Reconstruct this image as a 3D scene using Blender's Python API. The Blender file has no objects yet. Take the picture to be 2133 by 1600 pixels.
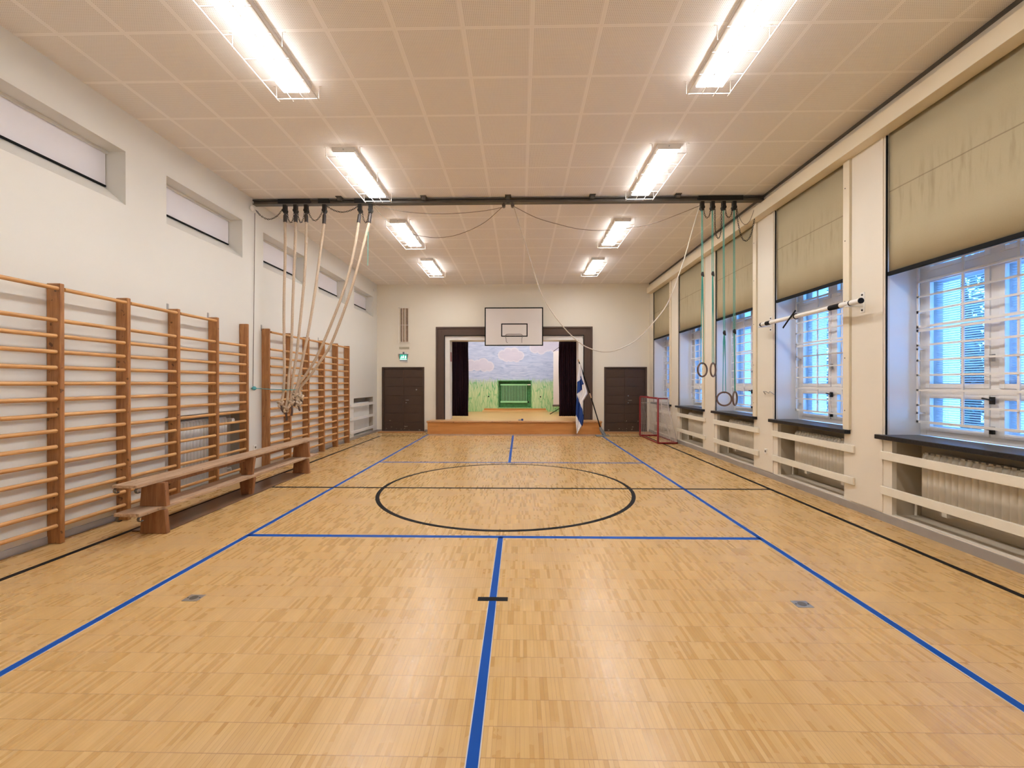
import bpy, math, random
from mathutils import Vector, Matrix
random.seed(7)
PI = math.pi
C = bpy.context.scene.collection
SC = bpy.context.scene

# ------------------------------------------------------------------ camera
FPX = 879.0
CAMH = 1.54
YAW = math.atan(16.5/FPX); PIT = math.atan(2/FPX)
cd = bpy.data.cameras.new('camera'); cam = bpy.data.objects.new('camera', cd); C.objects.link(cam)
cd.sensor_width = 36.0; cd.lens = 36.0*FPX/2133.0; cd.clip_start = 0.05; cd.clip_end = 200
cam.location = (0, 0, CAMH)
cam.rotation_euler = (PI/2-PIT, 0, YAW)
SC.camera = cam

# ------------------------------------------------------------------ world, view
SC.view_settings.view_transform = 'Standard'; SC.view_settings.look = 'None'
SC.view_settings.gamma = 1.0; SC.view_settings.use_curve_mapping = False
SC.view_settings.exposure = 0.78
SC.cycles.max_bounces = 10; SC.cycles.diffuse_bounces = 6; SC.cycles.glossy_bounces = 4
SC.cycles.transparent_max_bounces = 16; SC.cycles.sample_clamp_indirect = 6.0
SC.cycles.caustics_reflective = False; SC.cycles.caustics_refractive = False
W = bpy.data.worlds.new('World'); SC.world = W; W.use_nodes = True
SKY_STRENGTH = 8.8
LAMP_STRENGTH = 24.0
LAMP_COLOR = (1.0, 0.985, 0.965)
_n = W.node_tree.nodes; _l = W.node_tree.links; _n.clear()
_tc = _n.new('ShaderNodeTexCoord'); _sp = _n.new('ShaderNodeSeparateXYZ'); _cr = _n.new('ShaderNodeValToRGB')
_bg = _n.new('ShaderNodeBackground'); _wo = _n.new('ShaderNodeOutputWorld')
_l.new(_tc.outputs['Generated'], _sp.inputs[0]); _l.new(_sp.outputs['Z'], _cr.inputs[0])
_cr.color_ramp.elements[0].position = 0.0; _cr.color_ramp.elements[0].color = (0.17, 0.54, 0.96, 1)
_cr.color_ramp.elements[1].position = 0.8; _cr.color_ramp.elements[1].color = (0.17, 0.33, 0.98, 1)
_l.new(_cr.outputs[0], _bg.inputs[0]); _bg.inputs[1].default_value = SKY_STRENGTH
_l.new(_bg.outputs[0], _wo.inputs[0])

# ------------------------------------------------------------------ dimensions (metres)
XL, XR = -4.53, 4.06          # side walls
YB, YF = 13.30, -1.0          # back wall, wall behind the camera
ZC = 4.66                     # ceiling
FAR = [4.77+2.04*k for k in range(5)]   # far edges of the window bays
NEAR = [y-1.48 for y in FAR]
ORD = ['nearest', 'second', 'third', 'fourth', 'farthest']
BY = 7.12                     # plane of the ceiling beam

# picture ray -> point on a real plane of the room
_f = Vector((-math.sin(YAW)*math.cos(PIT), math.cos(YAW)*math.cos(PIT), -math.sin(PIT)))
_r = Vector((math.cos(YAW), math.sin(YAW), 0)); _u = _r.cross(_f)
def _ray(px, py): return _f*FPX + _r*(px-1066.5) - _u*(py-800)
def on_y(px, py, Y=BY):
    d = _ray(px, py); return Vector((0, 0, CAMH)) + d*(Y/d.y)
def on_x(px, py, X):
    d = _ray(px, py); return Vector((0, 0, CAMH)) + d*(X/d.x)
def on_z(px, py, Z=0.0):
    d = _ray(px, py); return Vector((0, 0, CAMH)) + d*((Z-CAMH)/d.z)

# ------------------------------------------------------------------ helpers: objects
ORIG = {}
def tag(o, label=None, cat=None, group=None, kind=None):
    if label: o['label'] = label
    if cat: o['category'] = cat
    if group: o['group'] = group
    if kind: o['kind'] = kind
    return o
def thing(name, label, cat, loc=(0, 0, 0), group=None):
    o = bpy.data.objects.new(name, None); C.objects.link(o)
    o.empty_display_size = 0.1; o.location = loc; ORIG[o.name] = Vector(loc)
    return tag(o, label, cat, group)
def copy_tree(o, delta, parent=None):
    c = o.copy(); C.objects.link(c)
    if parent is None: c.location = o.location + Vector(delta)
    else: c.parent = parent
    for ch in list(o.children): copy_tree(ch, delta, c)
    return c

class MB:
    def __init__(s): s.v = []; s.f = []; s.m = []; s.mi = 0
    def add(s, vs, fs):
        b = len(s.v); s.v += [Vector(v) for v in vs]
        for f in fs: s.f.append([b+i for i in f]); s.m.append(s.mi)
        return s
    def box(s, x0, x1, y0, y1, z0, z1):
        if x0 > x1: x0, x1 = x1, x0
        if y0 > y1: y0, y1 = y1, y0
        if z0 > z1: z0, z1 = z1, z0
        return s.add([(x0,y0,z0),(x1,y0,z0),(x1,y1,z0),(x0,y1,z0),(x0,y0,z1),(x1,y0,z1),(x1,y1,z1),(x0,y1,z1)],
              [(3,2,1,0),(4,5,6,7),(0,1,5,4),(1,2,6,5),(2,3,7,6),(3,0,4,7)])
    def prism(s, pts, axis, a, b):
        # pts: 2-D outline; axis: extrusion axis 'x','y','z' from a to b
        n = len(pts)
        def mk(p, t):
            return {'x': (t, p[0], p[1]), 'y': (p[0], t, p[1]), 'z': (p[0], p[1], t)}[axis]
        vs = [mk(p, a) for p in pts]+[mk(p, b) for p in pts]
        fs = [tuple(range(n))[::-1], tuple(range(n, 2*n))]+[(i, (i+1) % n, n+(i+1) % n, n+i) for i in range(n)]
        return s.add(vs, fs)
    def tube(s, pts, r, n=8, closed=False, cap=True, twist=0.0, lobes=0, lobe=0.12, flat=1.0):
        pts = [Vector(p) for p in pts]; m = len(pts)
        rs = r if isinstance(r, (list, tuple)) else [r]*m
        T = []
        for i in range(m):
            if closed: t = pts[(i+1) % m]-pts[i-1]
            else: t = pts[min(i+1, m-1)]-pts[max(i-1, 0)]
            T.append(t.normalized() if t.length > 1e-9 else Vector((0, 0, 1)))
        up = Vector((0, 1, 0)) if abs(T[0].y) < 0.9 else Vector((1, 0, 0))
        N = (up - T[0]*up.dot(T[0])).normalized(); vs = []; dist = 0
        for i in range(m):
            if i:
                dist += (pts[i]-pts[i-1]).length
                N = N - T[i]*N.dot(T[i])
                N = N.normalized() if N.length > 1e-6 else T[i].orthogonal().normalized()
            B = T[i].cross(N)
            for k in range(n):
                a = 2*PI*k/n; rr = rs[i]
                if lobes: rr *= 1+lobe*math.cos(lobes*a-twist*dist)
                vs.append(pts[i]+N*math.cos(a)*rr*flat+B*math.sin(a)*rr)
        fs = []
        for i in range(m if closed else m-1):
            j = (i+1) % m
            for k in range(n):
                l = (k+1) % n
                fs.append((i*n+k, i*n+l, j*n+l, j*n+k))
        if cap and not closed:
            fs.append(tuple(range(n))[::-1]); fs.append(tuple((m-1)*n+k for k in range(n)))
        return s.add(vs, fs)
    def cyl(s, a, b, r, n=12): return s.tube([a, b], r, n)
    def ball(s, c, r, nu=10, nv=7, sc=(1, 1, 1)):
        c = Vector(c); vs = []; fs = []
        for i in range(nv+1):
            th = PI*i/nv
            for k in range(nu):
                a = 2*PI*k/nu
                vs.append(c+Vector((math.sin(th)*math.cos(a)*r*sc[0], math.sin(th)*math.sin(a)*r*sc[1], math.cos(th)*r*sc[2])))
        for i in range(nv):
            for k in range(nu):
                l = (k+1) % nu; fs.append((i*nu+k, (i+1)*nu+k, (i+1)*nu+l, i*nu+l))
        return s.add(vs, fs)
    def build(s, name, mat, parent=None, origin=None, bevel=0.0, smooth=False):
        me = bpy.data.meshes.new(name)
        o = bpy.data.objects.new(name, me); C.objects.link(o)
        if parent is not None:
            o.parent = parent; org = ORIG[parent.name]; ORIG[o.name] = org
        else:
            org = Vector(origin) if origin is not None else Vector((0, 0, 0)); o.location = org; ORIG[o.name] = org
        me.from_pydata([tuple(v-org) for v in s.v], [], s.f)
        for m in (mat if isinstance(mat, (list, tuple)) else [mat]): me.materials.append(m)
        if any(s.m):
            for p, mi in zip(me.polygons, s.m): p.material_index = mi
        if smooth:
            for p in me.polygons: p.use_smooth = True
            try: me.set_sharp_from_angle(angle=math.radians(42))
            except Exception: pass
        me.validate(); me.update()
        if bevel:
            b = o.modifiers.new('bevel', 'BEVEL'); b.width = bevel; b.segments = 2; b.limit_method = 'ANGLE'
        return o

def catmull(pts, step=0.03):
    P = [Vector(p) for p in pts]; out = []
    P = [P[0]*2-P[1]]+P+[P[-1]*2-P[-2]]
    for i in range(1, len(P)-2):
        a, b, c, d = P[i-1:i+3]; n = max(1, int((c-b).length/step))
        for k in range(n):
            t = k/n
            out.append(0.5*((2*b)+(c-a)*t+(2*a-5*b+4*c-d)*t*t+(3*b-a-3*c+d)*t**3))
    out.append(P[-2]); return out

def holed_layer(mb, axis, a0, a1, u0, u1, z0, z1, holes):
    """slab between a0..a1 on `axis` ('x' or 'y'), spanning u and z, with rectangular holes (u0,u1,z0,z1)"""
    us = sorted({u0, u1, *[h for q in holes for h in q[:2]]}); us = [u for u in us if u0 <= u <= u1]
    zs = sorted({z0, z1, *[h for q in holes for h in q[2:]]}); zs = [z for z in zs if z0 <= z <= z1]
    def solid(i, j):
        if i < 0 or j < 0 or i >= len(us)-1 or j >= len(zs)-1: return False
        cu = (us[i]+us[i+1])/2; cz = (zs[j]+zs[j+1])/2
        return not any(h[0] < cu < h[1] and h[2] < cz < h[3] for h in holes)
    def P(a, u, z): return (a, u, z) if axis == 'x' else (u, a, z)
    for i in range(len(us)-1):
        for j in range(len(zs)-1):
            if not solid(i, j): continue
            u, v, z, w = us[i], us[i+1], zs[j], zs[j+1]
            mb.add([P(a0,u,z),P(a0,v,z),P(a0,v,w),P(a0,u,w)], [(0,1,2,3)])
            mb.add([P(a1,u,z),P(a1,v,z),P(a1,v,w),P(a1,u,w)], [(3,2,1,0)])
            if not solid(i-1, j): mb.add([P(a0,u,z),P(a1,u,z),P(a1,u,w),P(a0,u,w)], [(0,1,2,3)])
            if not solid(i+1, j): mb.add([P(a0,v,z),P(a1,v,z),P(a1,v,w),P(a0,v,w)], [(3,2,1,0)])
            if not solid(i, j-1): mb.add([P(a0,u,z),P(a0,v,z),P(a1,v,z),P(a1,u,z)], [(0,1,2,3)])
            if not solid(i, j+1): mb.add([P(a0,u,w),P(a0,v,w),P(a1,v,w),P(a1,u,w)], [(3,2,1,0)])
    return mb

# ------------------------------------------------------------------ helpers: materials
class NT:
    def __init__(s, name):
        s.mat = bpy.data.materials.new(name); s.mat.use_nodes = True
        s.n = s.mat.node_tree.nodes; s.l = s.mat.node_tree.links
        s.b = s.n['Principled BSDF']
        s._xyz = None
    def put(s, v, sock):
        if isinstance(v, (int, float)): sock.default_value = v
        elif isinstance(v, tuple): sock.default_value = v if len(v) == len(sock.default_value) else (*v, 1)
        else: s.l.new(v, sock)
    def m(s, op, a, b=None, c=None, clamp=False):
        n = s.n.new('ShaderNodeMath'); n.operation = op; n.use_clamp = clamp
        for i, v in enumerate((a, b, c)):
            if v is not None: s.put(v, n.inputs[i])
        return n.outputs[0]
    def xyz(s):
        if s._xyz is None:
            t = s.n.new('ShaderNodeTexCoord'); p = s.n.new('ShaderNodeSeparateXYZ'); s.l.new(t.outputs['Object'], p.inputs[0])
            s.obj = t.outputs['Object']; s._xyz = p.outputs
        return s._xyz
    def vec(s, x, y, z):
        n = s.n.new('ShaderNodeCombineXYZ')
        for i, v in enumerate((x, y, z)): s.put(v, n.inputs[i])
        return n.outputs[0]
    def noise(s, vec=None, scale=5, detail=3, rough=0.5, dist=0.0, col=False):
        n = s.n.new('ShaderNodeTexNoise')
        if vec is None: s.xyz(); vec = s.obj
        s.l.new(vec, n.inputs['Vector']); n.inputs['Scale'].default_value = scale
        n.inputs['Detail'].default_value = detail; n.inputs['Roughness'].default_value = rough; n.inputs['Distortion'].default_value = dist
        return n.outputs['Color' if col else 0]
    def white(s, vec):
        n = s.n.new('ShaderNodeTexWhiteNoise'); n.noise_dimensions = '3D'; s.l.new(vec, n.inputs['Vector']); return n.outputs['Value']
    def mix(s, f, a, b, mode='MIX'):
        n = s.n.new('ShaderNodeMix'); n.data_type = 'RGBA'; n.blend_type = mode
        s.put(f, n.inputs[0]); s.put(a, n.inputs[6]); s.put(b, n.inputs[7]); return n.outputs[2]
    def ramp(s, v, stops):
        n = s.n.new('ShaderNodeValToRGB'); s.put(v, n.inputs[0]); e = n.color_ramp.elements
        while len(e) < len(stops): e.new(0.5)
        for q, (p, c) in zip(e, stops): q.position = p; q.color = (*c, 1)
        return n.outputs[0]
    def bump(s, h, strength=0.2, dist=0.01):
        n = s.n.new('ShaderNodeBump'); s.put(h, n.inputs['Height']); n.inputs['Strength'].default_value = strength
        n.inputs['Distance'].default_value = dist; s.l.new(n.outputs[0], s.b.inputs['Normal'])
    def done(s, col=None, rough=0.5, metal=0.0, spec=0.5):
        if col is not None: s.put(col, s.b.inputs['Base Color'])
        s.put(rough, s.b.inputs['Roughness']); s.put(metal, s.b.inputs['Metallic'])
        s.b.inputs['Specular IOR Level'].default_value = spec
        return s.mat

def paint(name, col, rough=0.5, var=0.06, scale=3.0, metal=0.0, bump=0.0, spec=0.5):
    t = NT(name); v = t.noise(scale=scale, detail=4)
    d = tuple(c*(1-var*2) for c in col)
    c = t.mix(v, d, tuple(min(1, c*(1+var*0.6)) for c in col))
    if bump: t.bump(t.noise(scale=scale*30, detail=2), bump, 0.003)
    return t.done(c, rough, metal, spec)

def wood(name, c0, c1, axis='z', scale=1.0, rough=0.45, knots=0.0):
    t = NT(name); x, y, z = t.xyz()
    st = {'x': (1.2, 14, 14), 'y': (14, 1.2, 14), 'z': (14, 14, 1.2)}[axis]
    v = t.vec(t.m('MULTIPLY', x, st[0]*scale), t.m('MULTIPLY', y, st[1]*scale), t.m('MULTIPLY', z, st[2]*scale))
    oi = t.n.new('ShaderNodeObjectInfo')
    va = t.n.new('ShaderNodeVectorMath'); va.operation = 'ADD'; t.l.new(v, va.inputs[0])
    t.l.new(t.vec(t.m('MULTIPLY', oi.outputs['Random'], 37.0), 0.0, 0.0), va.inputs[1])
    g = t.noise(va.outputs[0], 2.2, 6, 0.62, 0.7)
    col = t.ramp(g, [(0.3, c0), (0.68, c1)])
    if knots:
        k = t.noise(scale=19.0, detail=1); kk = t.m('MULTIPLY', t.m('SUBTRACT', k, 0.70), 22.0, clamp=True)
        col = t.mix(t.m('MULTIPLY', kk, knots), col, tuple(c*0.25 for c in c0))
    t.bump(g, 0.12, 0.002)
    return t.done(col, rough)

M = {}
M['wallb'] = paint('warm_cream_wall_paint', (0.81, 0.765, 0.665), 0.45, 0.025, 1.2, bump=0.08)
M['wall'] = paint('cream_wall_paint', (0.74, 0.735, 0.695), 0.45, 0.025, 1.2, bump=0.08)
M['wallw'] = paint('white_wall_paint', (0.80, 0.80, 0.79), 0.5, 0.03, 2.0, bump=0.06)
M['trim'] = paint('cream_gloss_trim', (0.79, 0.71, 0.56), 0.35, 0.04, 2.0)
M['panel'] = paint('cream_board_panel', (0.77, 0.715, 0.62), 0.4, 0.04, 1.5)
M['base'] = paint('grey_floor_skirting', (0.34, 0.31, 0.29), 0.5, 0.12, 6)
M['whitep'] = paint('white_gloss_paint', (0.82, 0.81, 0.79), 0.3, 0.04, 5)
M['slatp'] = paint('worn_cream_rail_paint', (0.80, 0.76, 0.66), 0.35, 0.05, 9)
M['black'] = paint('black_paint', (0.006, 0.006, 0.007), 0.6, 0.1, 8, spec=0.15)
M['rubber'] = paint('black_tape', (0.010, 0.010, 0.012), 0.7, 0.1, 8, spec=0.15)
M['steel'] = paint('grey_steel', (0.16, 0.145, 0.13), 0.4, 0.15, 8, metal=0.6)
M['iron'] = paint('dark_oily_iron', (0.02, 0.02, 0.02), 0.45, 0.2, 12, metal=0.4)
M['zinc'] = paint('zinc_metal', (0.5, 0.5, 0.5), 0.35, 0.1, 12, metal=0.9)
M['sill'] = NT('black_stone_sill')
_t = M['sill']; M['sill'] = _t.done(_t.ramp(_t.noise(scale=60, detail=4), [(0.3, (0.006, 0.007, 0.009)), (0.75, (0.025, 0.025, 0.03))]), 0.3, spec=0.35)
M['rad'] = paint('cream_radiator_enamel', (0.70, 0.655, 0.57), 0.35, 0.05, 3)
M['radw'] = paint('grey_white_radiator_enamel', (0.66, 0.65, 0.62), 0.3, 0.05, 3)
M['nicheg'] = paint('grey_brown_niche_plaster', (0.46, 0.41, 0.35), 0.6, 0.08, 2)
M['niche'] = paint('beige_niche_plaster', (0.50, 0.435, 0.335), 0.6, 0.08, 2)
M['post'] = wood('red_brown_pine', (0.25, 0.096, 0.03), (0.46, 0.22, 0.078), 'z', 1.0, 0.4, 0.75)
M['rung'] = wood('honey_ash_rung', (0.46, 0.225, 0.078), (0.70, 0.405, 0.165), 'y', 1.0, 0.35)
M['bench'] = wood('worn_brown_bench', (0.31, 0.19, 0.115), (0.57, 0.41, 0.28), 'y', 1.0, 0.5, 0.4)
M['darkband'] = wood('dark_brown_band', (0.10, 0.052, 0.03), (0.16, 0.085, 0.05), 'y', 1.0, 0.3)
M['benchleg'] = wood('dark_pine_leg', (0.19, 0.075, 0.028), (0.36, 0.165, 0.07), 'z', 0.8, 0.45, 0.4)
M['stagef'] = wood('orange_plywood_front', (0.48, 0.19, 0.045), (0.62, 0.285, 0.08), 'x', 0.35, 0.4)
M['stagetop'] = wood('stage_top_parquet', (0.56, 0.305, 0.11), (0.72, 0.44, 0.19), 'x', 0.5, 0.32)
M['nosing'] = wood('stage_nosing', (0.38, 0.17, 0.06), (0.55, 0.29, 0.12), 'x', 0.8, 0.4, 0.5)
M['door'] = paint('dark_brown_door_paint', (0.066, 0.038, 0.026), 0.42, 0.12, 5)
M['pros'] = paint('brown_frame_paint', (0.100, 0.064, 0.050), 0.55, 0.08, 4, spec=0.25)
M['blue'] = paint('blue_court_tape', (0.003, 0.070, 0.37), 0.55, 0.1, 3, spec=0.12)
M['fringe'] = paint('pale_tape_edge', (0.55, 0.56, 0.60), 0.5, 0.1, 6)
M['cbl'] = paint('black_court_tape', (0.010, 0.009, 0.010), 0.7, 0.1, 3, spec=0.12)
M['strip'] = paint('grey_brown_floor_strip', (0.40, 0.27, 0.19), 0.5, 0.1, 5)
M['gapshade'] = paint('dark_green_gap_shade', (0.012, 0.05, 0.022), 0.6, 0.2, 9)
M['red'] = paint('red_enamel', (0.26, 0.012, 0.020), 0.35, 0.08, 3)
M['net'] = paint('white_net_cord', (0.74, 0.70, 0.68), 0.8, 0.05, 20)
M['teal'] = paint('teal_cord', (0.07, 0.36, 0.30), 0.7, 0.1, 20)
M['aqua'] = paint('aqua_cord', (0.10, 0.42, 0.46), 0.7, 0.1, 20)
M['cord'] = paint('pale_cord', (0.62, 0.55, 0.47), 0.8, 0.1, 20)
M['gcord'] = paint('grey_cord', (0.16, 0.125, 0.10), 0.8, 0.1, 20)
M['rope'] = paint('hemp_rope', (0.60, 0.475, 0.355), 0.85, 0.16, 60)
M['leather'] = paint('brown_leather_whipping', (0.09, 0.045, 0.03), 0.6, 0.15, 40)
M['sleeve'] = paint('dark_rope_sleeve', (0.045, 0.035, 0.032), 0.5, 0.15, 20)
M['ringw'] = wood('dark_ring_wood', (0.09, 0.05, 0.035), (0.17, 0.10, 0.07), 'x', 3.0, 0.35)
M['board'] = paint('white_backboard', (0.72, 0.68, 0.66), 0.35, 0.03, 2)
M['flagw'] = paint('white_flag_cloth', (0.80, 0.79, 0.82), 0.8, 0.03, 6)
M['flagb'] = paint('blue_flag_cloth', (0.012, 0.055, 0.26), 0.8, 0.06, 6)
M['poletip'] = wood('bare_wood_band', (0.45, 0.27, 0.15), (0.6, 0.4, 0.25), 'z')
M['grey'] = paint('grey_cast_stand', (0.20, 0.21, 0.22), 0.45, 0.1, 8)
M['lampbody'] = paint('lamp_housing_enamel', (0.74, 0.71, 0.68), 0.35, 0.03, 3)
M['cage'] = paint('white_wire', (0.80, 0.76, 0.72), 0.3, 0.03, 3)
M['louver'] = paint('dim_louver', (0.52, 0.38, 0.27), 0.5, 0.3, 14)
M['greenr'] = paint('green_painted_radiator', (0.34, 0.72, 0.38), 0.45, 0.1, 9)
M['greenm'] = paint('mid_green_paint', (0.13, 0.47, 0.17), 0.45, 0.2, 9)
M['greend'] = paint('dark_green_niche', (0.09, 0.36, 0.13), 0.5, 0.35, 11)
M['outlet'] = paint('outlet_plastic', (0.80, 0.80, 0.78), 0.3, 0.02, 3)
M['mdf'] = paint('pale_label_plate', (0.50, 0.45, 0.33), 0.6, 0.2, 60)
M['extw'] = paint('pale_exterior_render', (0.80, 0.84, 0.86), 0.7, 0.05, 3)
M['grass'] = paint('pale_courtyard_paving', (0.45, 0.46, 0.47), 0.9, 0.1, 3)
M['bark'] = paint('bark', (0.08, 0.06, 0.045), 0.9, 0.2, 9)
M['scr'] = paint('projection_fabric', (0.80, 0.76, 0.78), 0.6, 0.02, 2)
M['redsign'] = paint('red_sign', (0.30, 0.03, 0.05), 0.4, 0.05, 5)

# floor: mosaic parquet, 16 cm rows of narrow fingers running towards the stage
def make_floor_mat():
    t = NT('mosaic_parquet'); x, y, z = t.xyz()
    R = 0.16; S = 0.02
    ry = t.m('DIVIDE', t.m('SUBTRACT', y, 1.7275), R); rx = t.m('DIVIDE', x, S)
    iy = t.m('FLOOR', ry); ix = t.m('FLOOR', rx)
    w = t.white(t.vec(ix, iy, 0.0)); w2 = t.white(t.vec(iy, ix, 5.0))
    blk = t.white(t.vec(t.m('FLOOR', t.m('DIVIDE', x, S*8)), iy, 3.0))
    grain = t.noise(t.vec(t.m('MULTIPLY', x, 90.0), t.m('MULTIPLY', y, 7.0), t.m('MULTIPLY', w2, 9.0)), 1.0, 4, 0.6)
    tone = t.m('ADD', t.m('MULTIPLY', w, 0.45), t.m('ADD', t.m('MULTIPLY', blk, 0.05), t.m('MULTIPLY', grain, 0.50)))
    col = t.ramp(tone, [(0.14, (0.485, 0.285, 0.098)), (0.5, (0.565, 0.360, 0.142)), (0.86, (0.645, 0.43, 0.188))])
    dark = t.m('GREATER_THAN', w2, 0.98)
    col = t.mix(t.m('MULTIPLY', dark, 0.14), col, (0.42, 0.21, 0.07))
    # wear: greyer patches
    wear = t.noise(t.vec(x, t.m('MULTIPLY', y, 1.6), 0.0), 1.3, 4, 0.6)
    wear = t.m('MULTIPLY', t.m('SUBTRACT', wear, 0.5), 1.8, clamp=True)
    col = t.mix(wear, col, (0.54, 0.385, 0.23))
    # joints
    fx = t.m('ABSOLUTE', t.m('SUBTRACT', t.m('FRACT', rx), 0.5)); fy = t.m('ABSOLUTE', t.m('SUBTRACT', t.m('FRACT', ry), 0.5))
    jx = t.m('MULTIPLY', t.m('GREATER_THAN', fx, 0.455), t.m('MULTIPLY', t.white(t.vec(ix, iy, 9.0)), 0.62))
    jy = t.m('MULTIPLY', t.m('GREATER_THAN', fy, 0.487), 0.5)
    j = t.m('MAXIMUM', jx, jy)
    col = t.mix(j, col, (0.20, 0.10, 0.045))
    # scuffs
    sc = t.noise(t.vec(t.m('MULTIPLY', x, 3.0), t.m('MULTIPLY', y, 9.0), 2.0), 2.0, 2, 0.5, 1.5)
    scf = t.m('MULTIPLY', t.m('GREATER_THAN', sc, 0.785), 0.25)
    rough = t.m('ADD', 0.25, t.m('ADD', t.m('MULTIPLY', wear, 0.14), t.m('MULTIPLY', w, 0.08)))
    t.bump(t.m('ADD', t.m('MULTIPLY', w, 0.35), t.m('MULTIPLY', j, -1.0)), 0.10, 0.0012)
    return t.done(col, rough)
M['floor'] = make_floor_mat()

def make_ceiling_mat():
    t = NT('perforated_ceiling_board'); x, y, z = t.xyz()
    P = 0.605
    u = t.m('DIVIDE', t.m('SUBTRACT', x, 0.105), P); v = t.m('DIVIDE', t.m('SUBTRACT', y, 3.705), P)
    fu = t.m('ABSOLUTE', t.m('SUBTRACT', t.m('FRACT', u), 0.5)); fv = t.m('ABSOLUTE', t.m('SUBTRACT', t.m('FRACT', v), 0.5))
    mar = t.m('MAXIMUM', t.m('GREATER_THAN', fu, 0.467), t.m('GREATER_THAN', fv, 0.471))
    h = 0.0155
    hx = t.m('SUBTRACT', t.m('FRACT', t.m('DIVIDE', x, h)), 0.5); hy = t.m('SUBTRACT', t.m('FRACT', t.m('DIVIDE', y, h)), 0.5)
    rr = t.m('ADD', t.m('MULTIPLY', hx, hx), t.m('MULTIPLY', hy, hy))
    hole = t.m('LESS_THAN', rr, 0.062)
    pv = t.white(t.vec(t.m('FLOOR', u), t.m('FLOOR', v), 0.0))
    base = t.mix(t.m('MULTIPLY', pv, 0.6), (0.89, 0.865, 0.85), (0.91, 0.885, 0.87))
    col = t.mix(t.m('MULTIPLY', hole, 0.68), base, (0.42, 0.37, 0.33))
    col = t.mix(mar, col, (0.94, 0.915, 0.90))
    line = t.m('MULTIPLY', t.m('GREATER_THAN', t.m('MAXIMUM', fu, fv), 0.4968), 0.08)
    col = t.mix(line, col, (0.45, 0.36, 0.29))
    return t.done(col, 0.7)
M['ceil'] = make_ceiling_mat()

def make_blind_mat():
    t = NT('olive_canvas_blind'); x, y, z = t.xyz()
    weave = t.noise(scale=260, detail=2)
    st = t.noise(t.vec(0.0, t.m('MULTIPLY', y, 9.0), t.m('MULTIPLY', z, 1.1)), 1.6, 3, 0.6)
    mask = t.m('MULTIPLY', t.m('SUBTRACT', 1.0, t.m('MULTIPLY', t.m('ABSOLUTE', t.m('SUBTRACT', z, 3.55)), 2.6), clamp=True), 1.0)
    stain = t.m('MULTIPLY', t.m('MULTIPLY', t.m('GREATER_THAN', st, 0.48), t.m('MULTIPLY', t.m('SUBTRACT', st, 0.48), 5.0), clamp=True), mask)
    col = t.mix(weave, (0.42, 0.37, 0.25), (0.52, 0.455, 0.315))
    big = t.noise(scale=1.3, detail=3)
    col = t.mix(t.m('MULTIPLY', big, 0.5), col, (0.36, 0.30, 0.185))
    col = t.mix(t.m('MULTIPLY', stain, 0.55, clamp=True), col, (0.25, 0.205, 0.125))
    seam = t.m('LESS_THAN', t.m('ABSOLUTE', t.m('SUBTRACT', z, 3.655)), 0.006)
    col = t.mix(t.m('MULTIPLY', seam, 0.55), col, (0.16, 0.125, 0.08))
    return t.done(col, 0.75, spec=0.25)
M['blind'] = make_blind_mat()
M['blindl'] = paint('pale_grey_blind', (0.80, 0.79, 0.84), 0.6, 0.03, 3)

def make_curtain_mat():
    t = NT('aubergine_velvet'); n = t.noise(scale=14, detail=3)
    return t.done(t.mix(n, (0.012, 0.004, 0.009), (0.030, 0.010, 0.018)), 0.85, spec=0.2)
M['curtain'] = make_curtain_mat()

def make_glass(name, tint=(1, 1, 1), gloss=0.10):
    m = bpy.data.materials.new(name); m.use_nodes = True; n = m.node_tree.nodes; l = m.node_tree.links; n.clear()
    tr = n.new('ShaderNodeBsdfTransparent'); tr.inputs[0].default_value = (*tint, 1)
    gl = n.new('ShaderNodeBsdfGlossy'); gl.inputs['Roughness'].default_value = 0.02
    lw = n.new('ShaderNodeLayerWeight'); lw.inputs[0].default_value = 0.5
    pw = n.new('ShaderNodeMath'); pw.operation = 'POWER'; l.new(lw.outputs['Facing'], pw.inputs[0]); pw.inputs[1].default_value = 5.0
    fr = n.new('ShaderNodeMath'); fr.operation = 'MULTIPLY_ADD'; l.new(pw.outputs[0], fr.inputs[0]); fr.inputs[1].default_value = 0.9; fr.inputs[2].default_value = 0.04
    mx = n.new('ShaderNodeMixShader'); o = n.new('ShaderNodeOutputMaterial')
    l.new(fr.outputs[0], mx.inputs[0]); l.new(tr.outputs[0], mx.inputs[1]); l.new(gl.outputs[0], mx.inputs[2]); l.new(mx.outputs[0], o.inputs[0])
    return m
M['glass'] = make_glass('window_glass', (0.93, 0.97, 1.0))

def emis(name, col, s, base=(0.8, 0.8, 0.8)):
    t = NT(name); t.b.inputs['Emission Color'].default_value = (*col, 1); t.b.inputs['Emission Strength'].default_value = s
    return t.done(base, 0.5)
M['diff'] = emis('fluorescent_diffuser', LAMP_COLOR, LAMP_STRENGTH)
M['exitg'] = emis('lit_green_sign', (0.01, 0.34, 0.24), 0.55, (0.02, 0.3, 0.2))
M['exitw'] = emis('lit_white_pictogram', (0.55, 1.0, 0.85), 0.7)
M['slat'] = paint('white_blind_slat', (0.72, 0.76, 0.80), 0.4, 0.02, 4)
M['leaf'] = paint('dark_foliage', (0.03, 0.11, 0.075), 0.6, 0.3, 5)

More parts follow.
